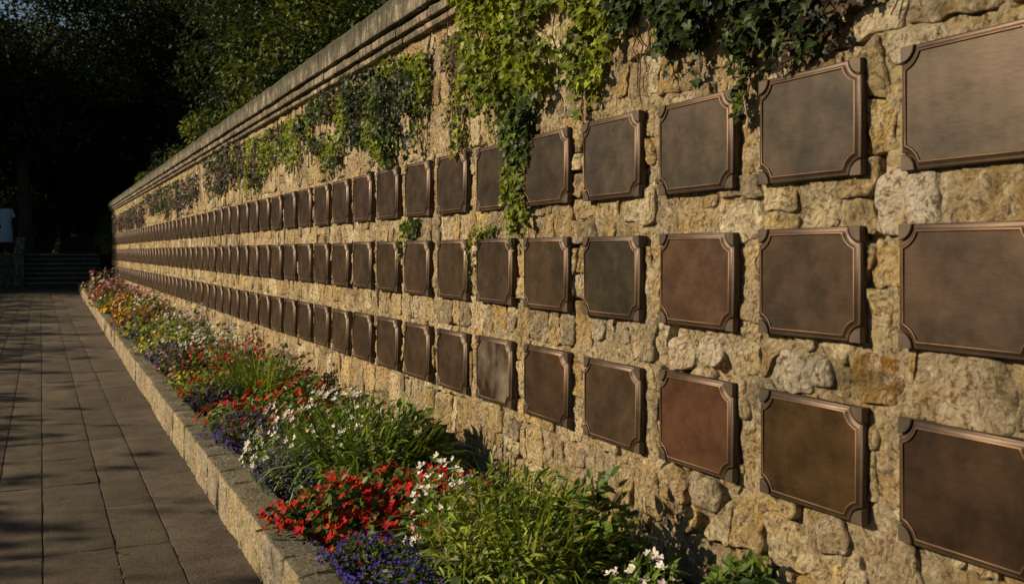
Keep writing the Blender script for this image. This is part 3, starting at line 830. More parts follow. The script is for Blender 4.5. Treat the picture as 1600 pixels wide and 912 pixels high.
ivy('yellow green ivy patch with jagged lower edge left of the big curtain',
    [(372, 228), (400, 212), (440, 195), (475, 178), (478, 235), (462, 262), (440, 262), (415, 280), (398, 292), (385, 275), (372, 262)], 950, 0.045, 0.07,
    [G2, G1, G1, G1, G3, PU], vines=8, ragged=0.4)
ivy('dark purple and grey green ivy patch next to the yellow green one',
    [(325, 255), (345, 235), (372, 218), (378, 270), (360, 285), (345, 300), (330, 295)], 620, 0.05, 0.07, [PU, DK, G4, G3, PU], indiv=150, vines=6)
ivy('faded reddish ivy patch high on the far part of the wall',
    [(228, 306), (262, 288), (310, 270), (312, 315), (290, 310), (270, 325), (240, 328)], 700, 0.055, 0.06, [PU, G4, G3, BR], indiv=60, vines=10)
ivy('dull red creeper covering the upper far end of the wall',
    [(178, 340), (205, 325), (226, 312), (228, 342), (205, 350), (182, 356)], 700, 0.06, 0.06, [PU, BR, PU, G4], indiv=0, vines=6)
ivy('single woody ivy stem with a few leaves between the two big ivy masses',
    [(690, 62), (722, 45), (728, 130), (724, 245), (712, 248), (704, 130), (690, 110)], 210, 0.036, 0.03, [G2, G3, G1, BR], indiv=150, vines=2, stem_r=0.009, ragged=0.05)
ivy('small ivy sprig on bare stone between top and middle row plaques',
    [(628, 345), (655, 340), (658, 362), (640, 372), (628, 362)], 60, 0.04, 0.03, [G3, G2, DK], indiv=60, vines=2)
ivy('small ivy sprig clinging above the sixth middle row plaque',
    [(735, 365), (760, 350), (778, 352), (770, 368), (738, 380)], 45, 0.032, 0.02, [G3, G2], indiv=45, vines=1)

# ---------------------------------------------------------------- flower bed
FL_ME = [mesh('blossom', t[0], t[1], M_PETAL, t[2], False) for t in FLOWER]
def blades(n, r0x, r0y, L, w, spread, cols, var=0.25, alt=None, palt=0):
    """arching grass blades, (V,F,T)"""
    az = RNG.random(n) * 2 * math.pi; rr = np.sqrt(RNG.random(n))
    bx, by = r0x * rr * np.cos(az), r0y * rr * np.sin(az)
    az2 = az + RNG.normal(0, 0.5, n)
    Ls = L * (0.55 + 0.55 * RNG.random(n)); sp = spread * (0.25 + 0.95 * RNG.random(n)) * (0.45 + 0.7 * rr)
    k = 5; VV = np.zeros((n, 2 * k, 3)); u = np.linspace(0, 1, k)
    dirx, diry = np.cos(az2), np.sin(az2)
    for j in range(k):
        a = sp * (0.12 + 1.65 * u[j] ** 1.2)                                   # bending angle grows along the blade
        if j == 0: px, pz = np.zeros(n), np.zeros(n)
        else:
            px = px + Ls / (k - 1) * np.sin(a); pz = pz + Ls / (k - 1) * np.cos(a)
        ww = w * (1 - u[j] ** 2.2) * (0.7 + 0.6 * RNG.random(n)) * 0.5 + 0.0004
        cx, cy = bx + dirx * px, by + diry * px
        VV[:, 2 * j] = np.column_stack([cx - diry * ww, cy + dirx * ww, pz]); VV[:, 2 * j + 1] = np.column_stack([cx + diry * ww, cy - dirx * ww, pz])
    q = np.array([(2 * j, 2 * j + 1, 2 * j + 3, 2 * j + 2) for j in range(k - 1)])
    F = (q[None] + (np.arange(n) * 2 * k)[:, None, None]).reshape(-1, 4)
    return VV.reshape(-1, 3), [F], rep(colours(n, cols, var, alt, palt), 2 * k)
def shell(n, rx, ry, h, seed, inner=0.55, lift=0.05):
    d = RNG.normal(size=(n, 3)); d[:, 2] = np.abs(d[:, 2]) * 0.9 + 0.02; d /= np.linalg.norm(d, axis=1, keepdims=True)
    R = 1 + 0.30 * vnoise(d * 2.2 + seed * 3.1, seed) + 0.16 * vnoise(d * 6 + seed, seed + 1)
    t = R * (inner + (1 - inner) * RNG.random(n) ** 0.5)
    return np.column_stack([d[:, 0] * rx * t, d[:, 1] * ry * t, np.maximum(d[:, 2] * h * t, lift * h)]), d, R
def leafy(n, rx, ry, h, size, tmpl, cols, seed, var=0.25, alt=None, palt=0, up=0.5, inner=0.45, wide=1.0):
    p, d, _ = shell(n, rx, ry, h, seed, inner)
    ax = d * 0.8 + RNG.normal(0, 0.45, (n, 3)); ax[:, 2] += up
    nr = RNG.normal(0, 0.5, (n, 3)) + np.array([-0.35, 0, 0.9])
    R = frames(nr, ax); s = size * (0.6 + 0.7 * RNG.random(n)); s3 = np.column_stack([s * wide, s, s])
    V, F = instance(tmpl[0], tmpl[1], R, p, s3)
    return V, F, rep(colours(n, cols, var, alt, palt), len(tmpl[0]))
def clump(name, label, cat, px, py, zc, rx, ry, h, parts, group=None, seed=0, ground=SOIL):
    c = unproj_z(px, py, zc)
    lo, hi = kerb_x(c[1]) + KW + 0.02, XW - 0.05
    c[0] = min(max(c[0], lo + rx * 0.45), hi - rx * 0.35)
    root = empty(name, (c[0], c[1], ground + 0.01)); tag(root, label, cat, group)
    A = Acc(); hx = max(0.02, hi - c[0])
    def fit(V, tol=0.0):
        V = np.array(V); V[:, 0] = np.where(V[:, 0] > hx, hx - (V[:, 0] - hx) * 0.3, V[:, 0])
        e = c[0] + V[:, 0] - (lo - 0.06)                               # plants may lean a little over the kerb
        V[:, 2] = np.where((e < 0) & (V[:, 2] < KH - SOIL + .02), KH - SOIL + .02 + 0.3 * V[:, 2], V[:, 2])
        return V
    fl = []
    for q in parts:
        k = q[0]
        if k == 'blades': V, F, T = blades(*q[1:])
        elif k == 'leaf': V, F, T = leafy(q[1], rx, ry, h, q[2], q[3], q[4], seed, *q[5:])
        else: fl.append(q); continue
        A.add(fit(V), F, T)
    tag(obj('foliage', A.mesh('foliage', M_LEAF, False), root), kind='stuff')
    B = Acc()
    for (_, n, size, cols, opt) in fl:
        p, d, R = shell(n, opt.get('rx', rx), opt.get('ry', ry), opt.get('h', h), seed, opt.get('inner', 0.93))
        p = p + np.array(opt.get('at', (0, 0, 0)))
        if 'zone' in opt:
            kx = vnoise(np.column_stack([p[:, :2] * 9, np.zeros(n)]), seed + 9) + opt['zone']; p, d = p[kx > 0], d[kx > 0]
        n = len(p)
        if not n: continue
        p = fit(p); p[:, 2] += 0.008
        nr = d * 0.7 + np.array([-0.55, 0.1, 0.45]) + RNG.normal(0, 0.35, (n, 3))
        R = frames(nr, RNG.normal(size=(n, 3))); s = size * 0.5 * (0.6 + 0.65 * RNG.random(n))
        T = colours(n, cols, 0.2, opt.get('alt'), opt.get('palt', 0.3))
        if opt.get('indiv'):
            for i in range(min(n, 300)):
                o = obj('blossom', FL_ME[i % 3], root, color=T[i])
                o.matrix_local = Matrix(np.block([[R[i] * s[i], p[i][:, None]], [np.zeros((1, 3)), np.ones((1, 1))]]).tolist())
        else:
            tm = FLOWER[0] if opt.get('fine') else SMALLF
            V, F = instance(tm[0], tm[1], R, p, s); t = rep(T, len(tm[0]))
            if opt.get('fine'): t = t * np.tile(FLOWER[0][2], (n, 1))
            B.add(V, F, t)
    if B.n: tag(obj('blossoms', B.mesh('blossoms', M_PETAL, False), root), kind='stuff')
    return root
LIME, GRN, MID, DGR, OLV = (0.30, 0.36, 0.035), (0.17, 0.26, 0.03), (0.10, 0.165, 0.028), (0.045, 0.08, 0.02), (0.17, 0.18, 0.05)
RED, CRIM, ORG, WHT, BLU, VIO, YEL, PNK, MAR = (0.46, 0.010, 0.008), (0.30, 0.006, 0.02), (0.52, 0.055, 0.010), (0.78, 0.75, 0.68), (0.05, 0.035, 0.28), (0.085, 0.03, 0.22), (0.75, 0.48, 0.03), (0.65, 0.25, 0.28), (0.14, 0.03, 0.03)
gF = 'flowering plants in the kerbed bed'
# nearest plants
clump('leafy_plant', 'large lime green feathery plant at the front against the wall', 'plant', 812, 845, 0.27, 0.30, 0.36, 0.28,
      [('leaf', 4200, 0.043, LANCE, LIME, 0.35, [GRN, MID, OLV], 0.5, 0.7, 0.3, 0.85), ('blades', 240, 0.18, 0.22, 0.36, 0.0075, 0.9, LIME, 0.3, [GRN, MID], 0.4)], gF, 1)
clump('weed', 'broad leaved green weed leaning on the wall behind the lime green plant', 'plant', 925, 830, 0.30, 0.13, 0.18, 0.31,
      [('leaf', 420, 0.048, OVAL, MID, 0.3, [GRN, DGR, BR], 0.5, 0.5, 0.25)], gF, 2)
clump('flower_plant', 'white blossoms with pink hearts between the red flowers and the lime green plant', 'flower', 690, 788, 0.33, 0.13, 0.16, 0.30,
      [('leaf', 260, 0.05, LANCE, MID, 0.3, [GRN, LIME], 0.4, 0.6), ('blades', 60, 0.06, 0.06, 0.26, 0.006, 0.5, GRN), ('fl', 170, 0.027, WHT, {'indiv': True, 'alt': [PNK, CRIM], 'palt': 0.14})], gF, 3)
clump('flower_plant', 'wide mass of bright red blossoms in front of the tall grass clump', 'flower', 510, 805, 0.22, 0.23, 0.36, 0.18,
      [('leaf', 900, 0.042, OVAL, MID, 0.3, [GRN, OLV, DGR], 0.5, 0.5, 0.4), ('fl', 290, 0.033, RED, {'indiv': True, 'alt': [CRIM, ORG], 'palt': 0.3}), ('fl', 260, 0.027, RED, {'fine': True, 'alt': [CRIM, ORG], 'palt': 0.3, 'inner': 0.85})], gF, 4)
clump('flower_plant', 'bright red and orange blossoms at the wall left of the white blossoms', 'flower', 645, 776, 0.25, 0.30, 0.30, 0.20,
      [('leaf', 700, 0.042, OVAL, MID, 0.3, [GRN, OLV, DGR], 0.5, 0.5, 0.4), ('fl', 250, 0.033, RED, {'indiv': True, 'alt': [CRIM, ORG, ORG], 'palt': 0.4}), ('fl', 180, 0.027, RED, {'fine': True, 'alt': [CRIM, ORG], 'palt': 0.3, 'inner': 0.85})], gF, 5)
clump('flower_plant', 'low dark blue lobelia mat at the front corner below the red flowers', 'flower', 590, 905, 0.16, 0.20, 0.30, 0.10,
      [('leaf', 1900, 0.022, LANCE, DGR, 0.3, [MID], 0.3, 0.4, 0.5), ('fl', 1300, 0.0108, BLU, {'alt': [VIO], 'palt': 0.4})], gF, 6)
clump('flower_plant', 'blue lobelia drifting over the kerb left of the red flowers', 'flower', 452, 745, 0.2, 0.16, 0.22, 0.17,
      [('leaf', 1100, 0.022, LANCE, DGR, 0.3, [MID], 0.3, 0.4, 0.5), ('fl', 600, 0.0108, BLU, {'alt': [VIO, (0.25, 0.25, 0.5)], 'palt': 0.5})], gF, 7)
clump('flower_plant', 'small white blossoms rising between two patches of blue lobelia', 'flower', 405, 702, 0.24, 0.10, 0.12, 0.17,
      [('leaf', 200, 0.028, LANCE, MID, 0.3, [GRN], 0.3), ('fl', 90, 0.026, WHT, {'indiv': True, 'alt': [(0.7, 0.7, 0.5)], 'palt': 0.3})], gF, 8)
clump('flower_plant', 'violet blue lobelia mat behind the small white blossoms at the kerb', 'flower', 365, 690, 0.19, 0.24, 0.34, 0.15,
      [('leaf', 1500, 0.022, LANCE, DGR, 0.3, [MID], 0.3, 0.4, 0.5), ('fl', 1500, 0.0108, BLU, {'alt': [VIO], 'palt': 0.3})], gF, 9)
clump('grass_clump', 'tall arching grass clump with strap leaves behind the red flowers', 'plant', 575, 700, 0.30, 0.30, 0.34, 0.36,
      [('blades', 520, 0.22, 0.26, 0.42, 0.014, 1.35, GRN, 0.35, [MID, LIME, DGR], 0.5), ('leaf', 1100, 0.06, LANCE, GRN, 0.3, [MID, LIME, DGR], 0.6, 0.6, 0.3, 0.8)], gF, 10)
clump('flower_plant', 'cloud of small white blossoms over the top of the tall grass clump', 'flower', 520, 652, 0.40, 0.26, 0.46, 0.36,
      [('blades', 300, 0.2, 0.3, 0.34, 0.005, 0.5, MID, 0.3, [GRN], 0.5), ('leaf', 500, 0.045, LANCE, MID, 0.3, [GRN, LIME], 0.5, 0.7), ('fl', 320, 0.030, WHT, {'indiv': True, 'alt': [(0.6, 0.5, 0.5)], 'palt': 0.3, 'zone': 0.8, 'at': (0, 0.06, 0.02)})], gF, 11)
clump('leafy_plant', 'broad leaved green plant against the wall right of the grass clump', 'plant', 655, 700, 0.27, 0.11, 0.2, 0.27,
      [('leaf', 200, 0.075, OVAL, GRN, 0.3, [MID, DGR], 0.4, 0.6, 0.3)], gF, 12)
clump('flower_plant', 'white blossoms at the bottom edge below the plaques', 'flower', 1000, 955, 0.20, 0.12, 0.16, 0.17,
      [('leaf', 240, 0.05, LANCE, MID, 0.3, [GRN], 0.5), ('fl', 130, 0.028, WHT, {'indiv': True, 'alt': [(0.6, 0.5, 0.45)], 'palt': 0.3})], gF, 13)
clump('weed', 'dark green weed at the bottom edge beside the wall', 'plant', 1165, 955, 0.20, 0.11, 0.12, 0.18,
      [('leaf', 380, 0.045, OVAL, MID, 0.3, [DGR, GRN], 0.5, 0.5)], gF, 14)
# middle distance: leaves and blossoms still told apart
def mixed(name, label, cat, px, py, r, h, leafcol, fcol=None, nf=80, alt=None, palt=0.3, fs=0.034, seed=20, blade=False, ind=False, zone=None, nl=420, ry=None):
    d = float(np.hypot(*unproj_z(px, py, 0.25)[:2])); k = max(1.0, d / 9)
    parts = []
    if blade: parts.append(('blades', int(260 / k ** .4), r * .6, r * .7, h * 1.35, 0.010 * k ** .5, 0.8, leafcol, 0.3, [MID, LIME], 0.4))
    parts.append(('leaf', int(nl), 0.042 * k ** 0.55, LANCE if blade else OVAL, leafcol, 0.3, [MID, OLV, DGR], 0.35, 0.5, 0.35))
    if fcol is not None:
        o = {'alt': alt, 'palt': palt if alt else 0, 'indiv': ind, 'fine': d < 14}
        if zone is not None: o['zone'] = zone
        parts.append(('fl', int(nf * 1.7), fs * k ** 0.45, fcol, o))
    clump(name, label, cat, px, py, 0.14 + h * 0.55, r, ry or r * 1.25, h, parts, gF, seed)
mixed('flower_plant', 'red blossoms over leafy green at the kerb behind the lobelia', 'flower', 350, 650, 0.26, 0.2, GRN, RED, 90, [ORG, CRIM], .35, .034, 21, ind=True, ry=.4)
mixed('flower_plant', 'green foliage dotted with orange red flowers in front of the white cloud', 'flower', 430, 640, 0.27, 0.22, GRN, ORG, 70, [RED, RED], .5, .034, 22, ind=True, ry=.4)
mixed('flower_plant', 'red trumpet blossoms at the wall left of the white cloud', 'flower', 480, 615, 0.2, 0.26, MID, RED, 50, [PNK], .25, .04, 23, ind=True)
mixed('flower_plant', 'dark purple foliage patch in the middle of the bed', 'plant', 335, 625, 0.19, 0.17, (0.045, 0.03, 0.045), VIO, 40, None, 0, .022, 24)
mixed('grass_clump', 'green grassy tuft beside the dark red seed heads', 'plant', 400, 600, 0.28, 0.28, GRN, None, seed=25, blade=True)
mixed('flower_plant', 'dry reddish seed heads leaning at the wall', 'flower', 452, 585, 0.22, 0.34, OLV, MAR, 120, [(0.25, 0.12, 0.07)], .5, .03, 26)
mixed('flower_plant', 'deep red blossoms along the kerb before the dark purple patch', 'flower', 308, 608, 0.2, 0.21, GRN, CRIM, 80, [RED], .5, .03, 27, ind=True)
mixed('flower_plant', 'yellow green mound spilling onto the kerb', 'plant', 268, 596, 0.2, 0.18, LIME, YEL, 30, None, 0, .022, 28)
mixed('flower_plant', 'star shaped red flowers standing on green in mid bed', 'flower', 345, 565, 0.3, 0.27, GRN, RED, 80, [ORG, PNK], .3, .04, 29, ind=True)
mixed('flower_plant', 'red flowers among pale leaves close to the wall', 'flower', 400, 558, 0.26, 0.3, OLV, RED, 70, [PNK], .3, .038, 30, ind=True)
mixed('flower_plant', 'pink and crimson blossoms beside the purple blue mound', 'flower', 282, 568, 0.22, 0.22, MID, CRIM, 80, [PNK, VIO], .5, .034, 31)
mixed('flower_plant', 'purple blue mound near the kerb with grey leaves', 'flower', 245, 555, 0.22, 0.2, DGR, VIO, 260, [(0.2, 0.17, 0.3)], .4, .024, 32)
mixed('flower_plant', 'large drift of pale white blossoms at the wall in mid distance', 'flower', 325, 533, 0.34, 0.34, OLV, WHT, 260, [(0.5, 0.42, 0.36)], .4, .034, 33, ry=.55)
mixed('flower_plant', 'green plant with scattered white and pink flowers before the white drift', 'flower', 285, 540, 0.28, 0.27, GRN, WHT, 60, [PNK, RED], .5, .03, 34)
mixed('flower_plant', 'lemon flowers with orange ones at the kerb', 'flower', 226, 540, 0.26, 0.23, LIME, YEL, 80, [ORG, WHT], .5, .03, 35)
mixed('flower_plant', 'blackish blue mound at the kerb behind the lemon flowers', 'plant', 216, 524, 0.24, 0.2, (0.03, 0.035, 0.045), VIO, 60, None, 0, .025, 36)
mixed('leafy_plant', 'lime green leafy plant in mid bed with one red flower', 'plant', 262, 520, 0.36, 0.3, LIME, RED, 8, [YEL], .5, .045, 37)
mixed('flower_plant', 'silvery white drift at the wall behind the large white one', 'flower', 290, 500, 0.36, 0.36, OLV, WHT, 200, [(0.5, 0.4, 0.36)], .5, .034, 38, ry=.6)
mixed('flower_plant', 'rusty red bush between green plants far along the bed', 'flower', 252, 496, 0.28, 0.28, (0.1, 0.05, 0.03), (0.3, 0.06, 0.03), 90, [RED], .3, .034, 39)
mixed('flower_plant', 'green and yellow mound at the kerb before the yellow flowers', 'plant', 202, 512, 0.34, 0.27, LIME, YEL, 50, [WHT], .3, .032, 40)
mixed('leafy_plant', 'bright green mass with tiny white flowers at the wall', 'plant', 228, 486, 0.42, 0.36, GRN, WHT, 70, [YEL], .3, .034, 41, ry=.7)
mixed('flower_plant', 'golden yellow flowers at the kerb, nearer of the two yellow patches', 'flower', 188, 496, 0.3, 0.26, OLV, YEL, 130, [ORG], .4, .04, 42)
mixed('flower_plant', 'dark maroon plant beside the golden yellow flowers', 'plant', 196, 506, 0.26, 0.2, MAR, VIO, 40, None, 0, .03, 43)
mixed('flower_plant', 'pale pink flowers by the wall behind the bright green mass', 'flower', 240, 474, 0.36, 0.36, OLV, PNK, 130, [WHT], .4, .034, 44, ry=.8)
mixed('flower_plant', 'yellow flowers far along the kerb, farther of the two yellow patches', 'flower', 170, 479, 0.32, 0.26, OLV, YEL, 130, [ORG], .3, .042, 45)
mixed('flower_plant', 'maroon leaved bushes along the wall far down the bed', 'plant', 208, 468, 0.45, 0.4, (0.075, 0.035, 0.03), (0.26, 0.07, 0.06), 120, [PNK], .3, .036, 46, ry=1.2)
mixed('leafy_plant', 'fresh green tuft between maroon and yellow patches', 'plant', 183, 471, 0.36, 0.3, GRN, RED, 14, None, 0, .04, 47, ry=.7)
mixed('flower_plant', 'red and white flowers at the kerb near the far end', 'flower', 156, 461, 0.36, 0.3, MID, RED, 90, [WHT, ORG], .5, .045, 48, ry=.8)
mixed('flower_plant', 'brownish pink flower bush by the wall near the far end', 'flower', 185, 455, 0.45, 0.42, (0.08, 0.045, 0.03), PNK, 120, [MAR], .5, .04, 49, ry=1.6)
mixed('leafy_plant', 'dull green plant at the far corner of the bed', 'plant', 146, 446, 0.4, 0.36, MID, PNK, 30, None, 0, .045, 50, ry=1.2)
mixed('flower_plant', 'dusky pink flowers at the very end of the bed', 'flower', 163, 440, 0.45, 0.5, (0.075, 0.05, 0.03), PNK, 110, [MAR, WHT], .5, .045, 51, ry=1.5)
# low ground cover between the plants
n = 9000
yy = 1.2 + (KERB_END - 1.6) * RNG.random(n) ** 1.5; lo = kerb_x(yy) + KW + 0.03
pos = np.column_stack([lo + (XW - 0.04 - lo) * RNG.random(n), yy, SOIL + 0.02 + 0.07 * RNG.random(n)])
R = frames(RNG.normal(0, .5, (n, 3)) + np.array([-.3, 0, 1]), RNG.normal(0, 1, (n, 3)) + np.array([0, 0, .4]))
V, F = instance(OVAL[0], OVAL[1], R, pos, 0.04 * (0.6 + 0.8 * RNG.random(n)) * (1 + yy / 25))
tag(obj('ground_cover', mesh('ground_cover', V, F, M_LEAF, rep(colours(n, MID, 0.3, [DGR, GRN, OLV], 0.6), len(OVAL[0])), False)),
    'low green leaves covering the soil between the flowers', 'ground cover', kind='stuff')

n = 130
gy = 2.3 + 7 * RNG.random(n) ** 1.3; on = RNG.random(n) < 0.55
gx = kerb_x(gy) + np.where(on, KW * RNG.random(n), -np.abs(RNG.normal(0, 0.16, n)) - 0.01)
V, F = instance(OVAL[0], OVAL[1], frames(RNG.normal(0, .25, (n, 3)) + np.array([0, 0, 1]), RNG.normal(size=(n, 3))), np.column_stack([gx, gy, np.where(on, KH + 0.004, 0.004)]), 0.008 + 0.012 * RNG.random(n))
ft_ = np.array([CRIM, (0.25, 0.14, 0.05), (0.16, 0.10, 0.04), (0.30, 0.22, 0.07), RED])[RNG.integers(0, 5, n)] * 0.8
tag(obj('fallen_petals', mesh('fallen_petals', V, F, M_PETAL, rep(ft_, len(OVAL[0])), False)), 'fallen petals and leaf bits on the kerb and paving edge', 'litter', kind='stuff')

# ---------------------------------------------------------------- trees and shrubs
def crown(n, rx, ry, rz, leaf, cols, seed, nb=26, drop=0.0):
    """leaf clumps spread through an uneven crown; origin at the crown's centre"""
    r = np.random.default_rng(seed)
    d = r.normal(size=(nb, 3)); d /= np.linalg.norm(d, axis=1, keepdims=True)
    cen = d * (0.45 + 0.5 * r.random((nb, 1))) * np.array([rx, ry, rz]); cen[:, 2] -= drop * (cen[:, 0] ** 2 + cen[:, 1] ** 2) / rx
    cs = (0.22 + 0.24 * r.random(nb)) * min(rx, rz)
    i = r.integers(0, nb, n); u = r.normal(size=(n, 3)); u /= np.linalg.norm(u, axis=1, keepdims=True)
    u2 = u * (0.45 + 0.6 * r.random((n, 1)) ** 0.5)
    p = cen[i] + u2 * cs[i][:, None] * np.array([1.25, 1.25, 0.8])
    nr = r.normal(0, 0.6, (n, 3)) + u * 0.4 + np.array([0, 0, 0.6])
    ax = u + r.normal(0, 0.7, (n, 3)) + np.array([0, 0, -0.4])
    R = frames(nr, ax)
    V, F = instance(CARD[0], CARD[1], R, p, leaf * (0.6 + 0.8 * r.random(n)))
    cc = np.array(cols)[r.integers(0, len(cols), nb)][i] * (0.75 + 0.5 * r.random((n, 1)))
    return V, F, rep(cc, 4)
def trunk(h, r0, seed, limbs=5, reach=1.5, lean=0.0):
    rn = random.Random(seed); A = Acc()
    z = np.linspace(-0.15, h, 9); x = lean * (z / h) ** 2 + np.array([rn.gauss(0, .04) for _ in z]); y = np.array([rn.gauss(0, .04) for _ in z])
    rad = r0 * (1 - 0.6 * z.clip(0) / h) * (1 + 0.6 * np.exp(-z.clip(0) * 3))
    A.add(*tube(np.column_stack([x, y, z]), rad, 12), (0.075, 0.058, 0.042))
    for k in range(limbs):
        a = rn.uniform(0, 6.28); z0 = h * rn.uniform(0.5, 0.95); t = np.linspace(0, 1, 6)[:, None]
        p = np.array([lean * (z0 / h) ** 2, 0, z0]) + t * np.array([math.cos(a) * reach, math.sin(a) * reach, reach * 0.9]) + t * t * np.array([0, 0, 0.3])
        A.add(*tube(p, np.linspace(r0 * .38, r0 * .1, 6), 7), (0.07, 0.055, 0.04))
    return A
TC = [(0.030, 0.048, 0.012), (0.040, 0.06, 0.013), (0.022, 0.036, 0.011), (0.055, 0.075, 0.013)]
BC = [(0.09, 0.115, 0.010), (0.05, 0.075, 0.010), (0.16, 0.18, 0.012), (0.03, 0.05, 0.010)]
PROTO = []
for sd_, (n, rx, rz, lf) in enumerate(((34000, 2.9, 3.6, 0.135), (34000, 3.3, 3.0, 0.13), (32000, 2.4, 4.2, 0.13))):
    V, F, T = crown(n, rx, rx, rz, lf, TC, 100 + sd_, 46, 0.12)
    PROTO.append((mesh('crown', V, F, M_TREELEAF, T, False), trunk(4.6, 0.24, sd_).mesh('trunk', M_BARK), rz))
V, F, T = crown(20000, 1.15, 1.5, 1.15, 0.068, BC, 120, 40, 0.1)
BUSH = (mesh('crown', V, F, M_TREELEAF, T, False), trunk(0.9, 0.05, 9, 6, 0.5).mesh('trunk', M_BARK), 1.15)
V, F, T = crown(18000, 1.3, 1.3, 1.0, 0.07, BC, 121, 32, 0.1)
BUSH2 = (mesh('crown', V, F, M_TREELEAF, T, False), trunk(0.8, 0.05, 10, 6, 0.5).mesh('trunk', M_BARK), 1.0)
def plant_tree(name, label, cat, proto, x, y, z, sc, ch, rot, group, flat=1.0):
    o = empty(name, (x, y, z)); o.rotation_euler[2] = rot; tag(o, label, cat, group)
    t = obj('trunk', proto[1], o); t.scale = (sc, sc, ch / 4.4 if proto[2] > 1.5 else sc)
    c = obj('crown', proto[0], o, (0, 0, ch)); c.scale = (sc, sc, sc * flat)
    return o
def th(x, y): return float(terrain_h(np.array([x]), np.array([y]))[0])
gT = 'dark trees behind the steps'
# the trunk by the pier
A = Acc(); zz = np.linspace(-0.1, 6.5, 14)
A.add(*tube(np.column_stack([-0.47 - 0.03 * zz + 0.03 * np.sin(zz), 36.7 + 0 * zz, zz]), 0.25 * (1 - 0.06 * zz) * (1 + 0.5 * np.exp(-zz.clip(0) * 4)), 14), (0.10, 0.085, 0.065))
for k in range(6):
    a = k * 1.05 + .3; t = np.linspace(0, 1, 6)[:, None]
    A.add(*tube(np.array([-0.6, 36.7, 4.2 + 0.35 * k]) + t * np.array([math.cos(a) * 2, math.sin(a) * 2, 1.8]), np.linspace(.12, .04, 6), 7), (0.10, 0.085, 0.065))
big = empty('park_tree', (-0.1, 36.7, 1.04)); tag(big, 'big dark tree with a thick trunk beside the stone pier', 'tree', gT)
obj('trunk', off(A.mesh('trunk', M_BARK), (-0.1, 0, 0)).copy() if False else A.mesh('trunk', M_BARK), big, (0.1, -36.7, 0))
V, F, T = crown(38000, 4.2, 4.2, 3.6, 0.15, TC, 140, 54, 0.1)
obj('crown', mesh('crown', V, F, M_TREELEAF, T, False), big, (-0.6, 0, 6.9))
trees = [  # x, y, scale, crown height, proto, label
    (2.6, 40.5, 1.0, 4.2, 0, 'dark leafy tree directly above the far end of the steps'),
    (5.2, 36.5, 1.05, 4.0, 1, 'dark tree rising behind the far end of the wall'),
    (0.9, 45.5, 1.15, 5.2, 2, 'tall dark tree behind the top of the steps'),
    (-3.2, 43.0, 1.1, 5.4, 1, 'dark tree left of the thick trunk'),
    (7.2, 42.0, 1.2, 5.2, 2, 'tall dark tree far behind the wall end'),
    (4.0, 48.5, 1.3, 6.0, 0, 'tall shaded tree in the gap over the steps'),
    (7.2, 28.5, 1.0, 4.6, 0, 'shaded tree behind the far half of the wall'),
    (9.5, 33.5, 1.2, 5.6, 1, 'tall shaded tree above the far coping'),
    (9.0, 21.0, 1.05, 5.0, 2, 'dark tree behind the bright bushes over the coping'),
    (12.5, 26.5, 1.3, 6.0, 0, 'big shaded tree behind the other trees over the wall'),
    (8.6, 14.5, 1.0, 4.6, 1, 'dark tree near the top edge behind the coping'),
    (-0.6, 52.0, 1.3, 6.0, 2, 'far tree in the dark behind the thick trunk'),
    (3.6, 38.5, 1.2, 8.6, 2, 'tall dark tree closing the canopy over the wall end'),
    (6.2, 33.0, 1.1, 8.0, 0, 'high dark crown above the far coping'),
    (10.5, 50.0, 1.4, 7.0, 1, 'distant tree between the tall trees behind the wall')]
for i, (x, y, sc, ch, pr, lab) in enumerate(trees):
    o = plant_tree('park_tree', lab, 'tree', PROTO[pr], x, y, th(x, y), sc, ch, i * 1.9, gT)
    if y < 34 and x > 6: o.children[1].color = (0.30, 0.36, 0.34, 1)        # shade over the wall, painted into the crown colour
bushes = [(3.55, 11.4, 1.25, 0), (3.5, 14.6, 1.05, 1), (3.4, 17.6, .95, 0), (3.3, 20.4, .8, 1), (3.25, 23.2, .78, 0), (3.2, 26.0, .72, 1), (5.4, 13.2, 1.5, 1), (5.3, 17.8, 1.4, 0), (5.2, 22.5, 1.3, 1)]
blab = ['large sunlit bush leaning over the coping at upper middle', 'yellow green bush behind the coping, second nearest of its row', 'bush over the coping above the yellow green ivy patch',
        'low bush just above the coping toward the far end', 'small lit bush above the far coping', 'smallest bush at the far end of the coping',
        'taller bush behind the large sunlit bush', 'taller bush behind the middle of the bush row', 'taller bush behind the far bushes']
for i, (x, y, sc, k) in enumerate(bushes):
    plant_tree('bush', blab[i], 'bush', (BUSH, BUSH2)[k], x, y, th(x, y), sc, 0.85 * sc, i * 2.3, 'bushes behind the wall')
lau = [(2.55, 29.6, .75), (3.0, 31.4, .95), (2.6, 33.6, .8), (3.3, 35.0, 1.0)]
llab = ['dark shrub at the end of the wall', 'dark shrub between wall end and steps', 'shrub beside the lowest steps', 'shrub beside the top of the steps']
for i, (x, y, sc) in enumerate(lau):
    plant_tree('shrub', llab[i], 'shrub', BUSH2, x, y, max(0, th(x, y) - .1), sc, 0.7 * sc, i * 1.7, 'shrubs at the steps')
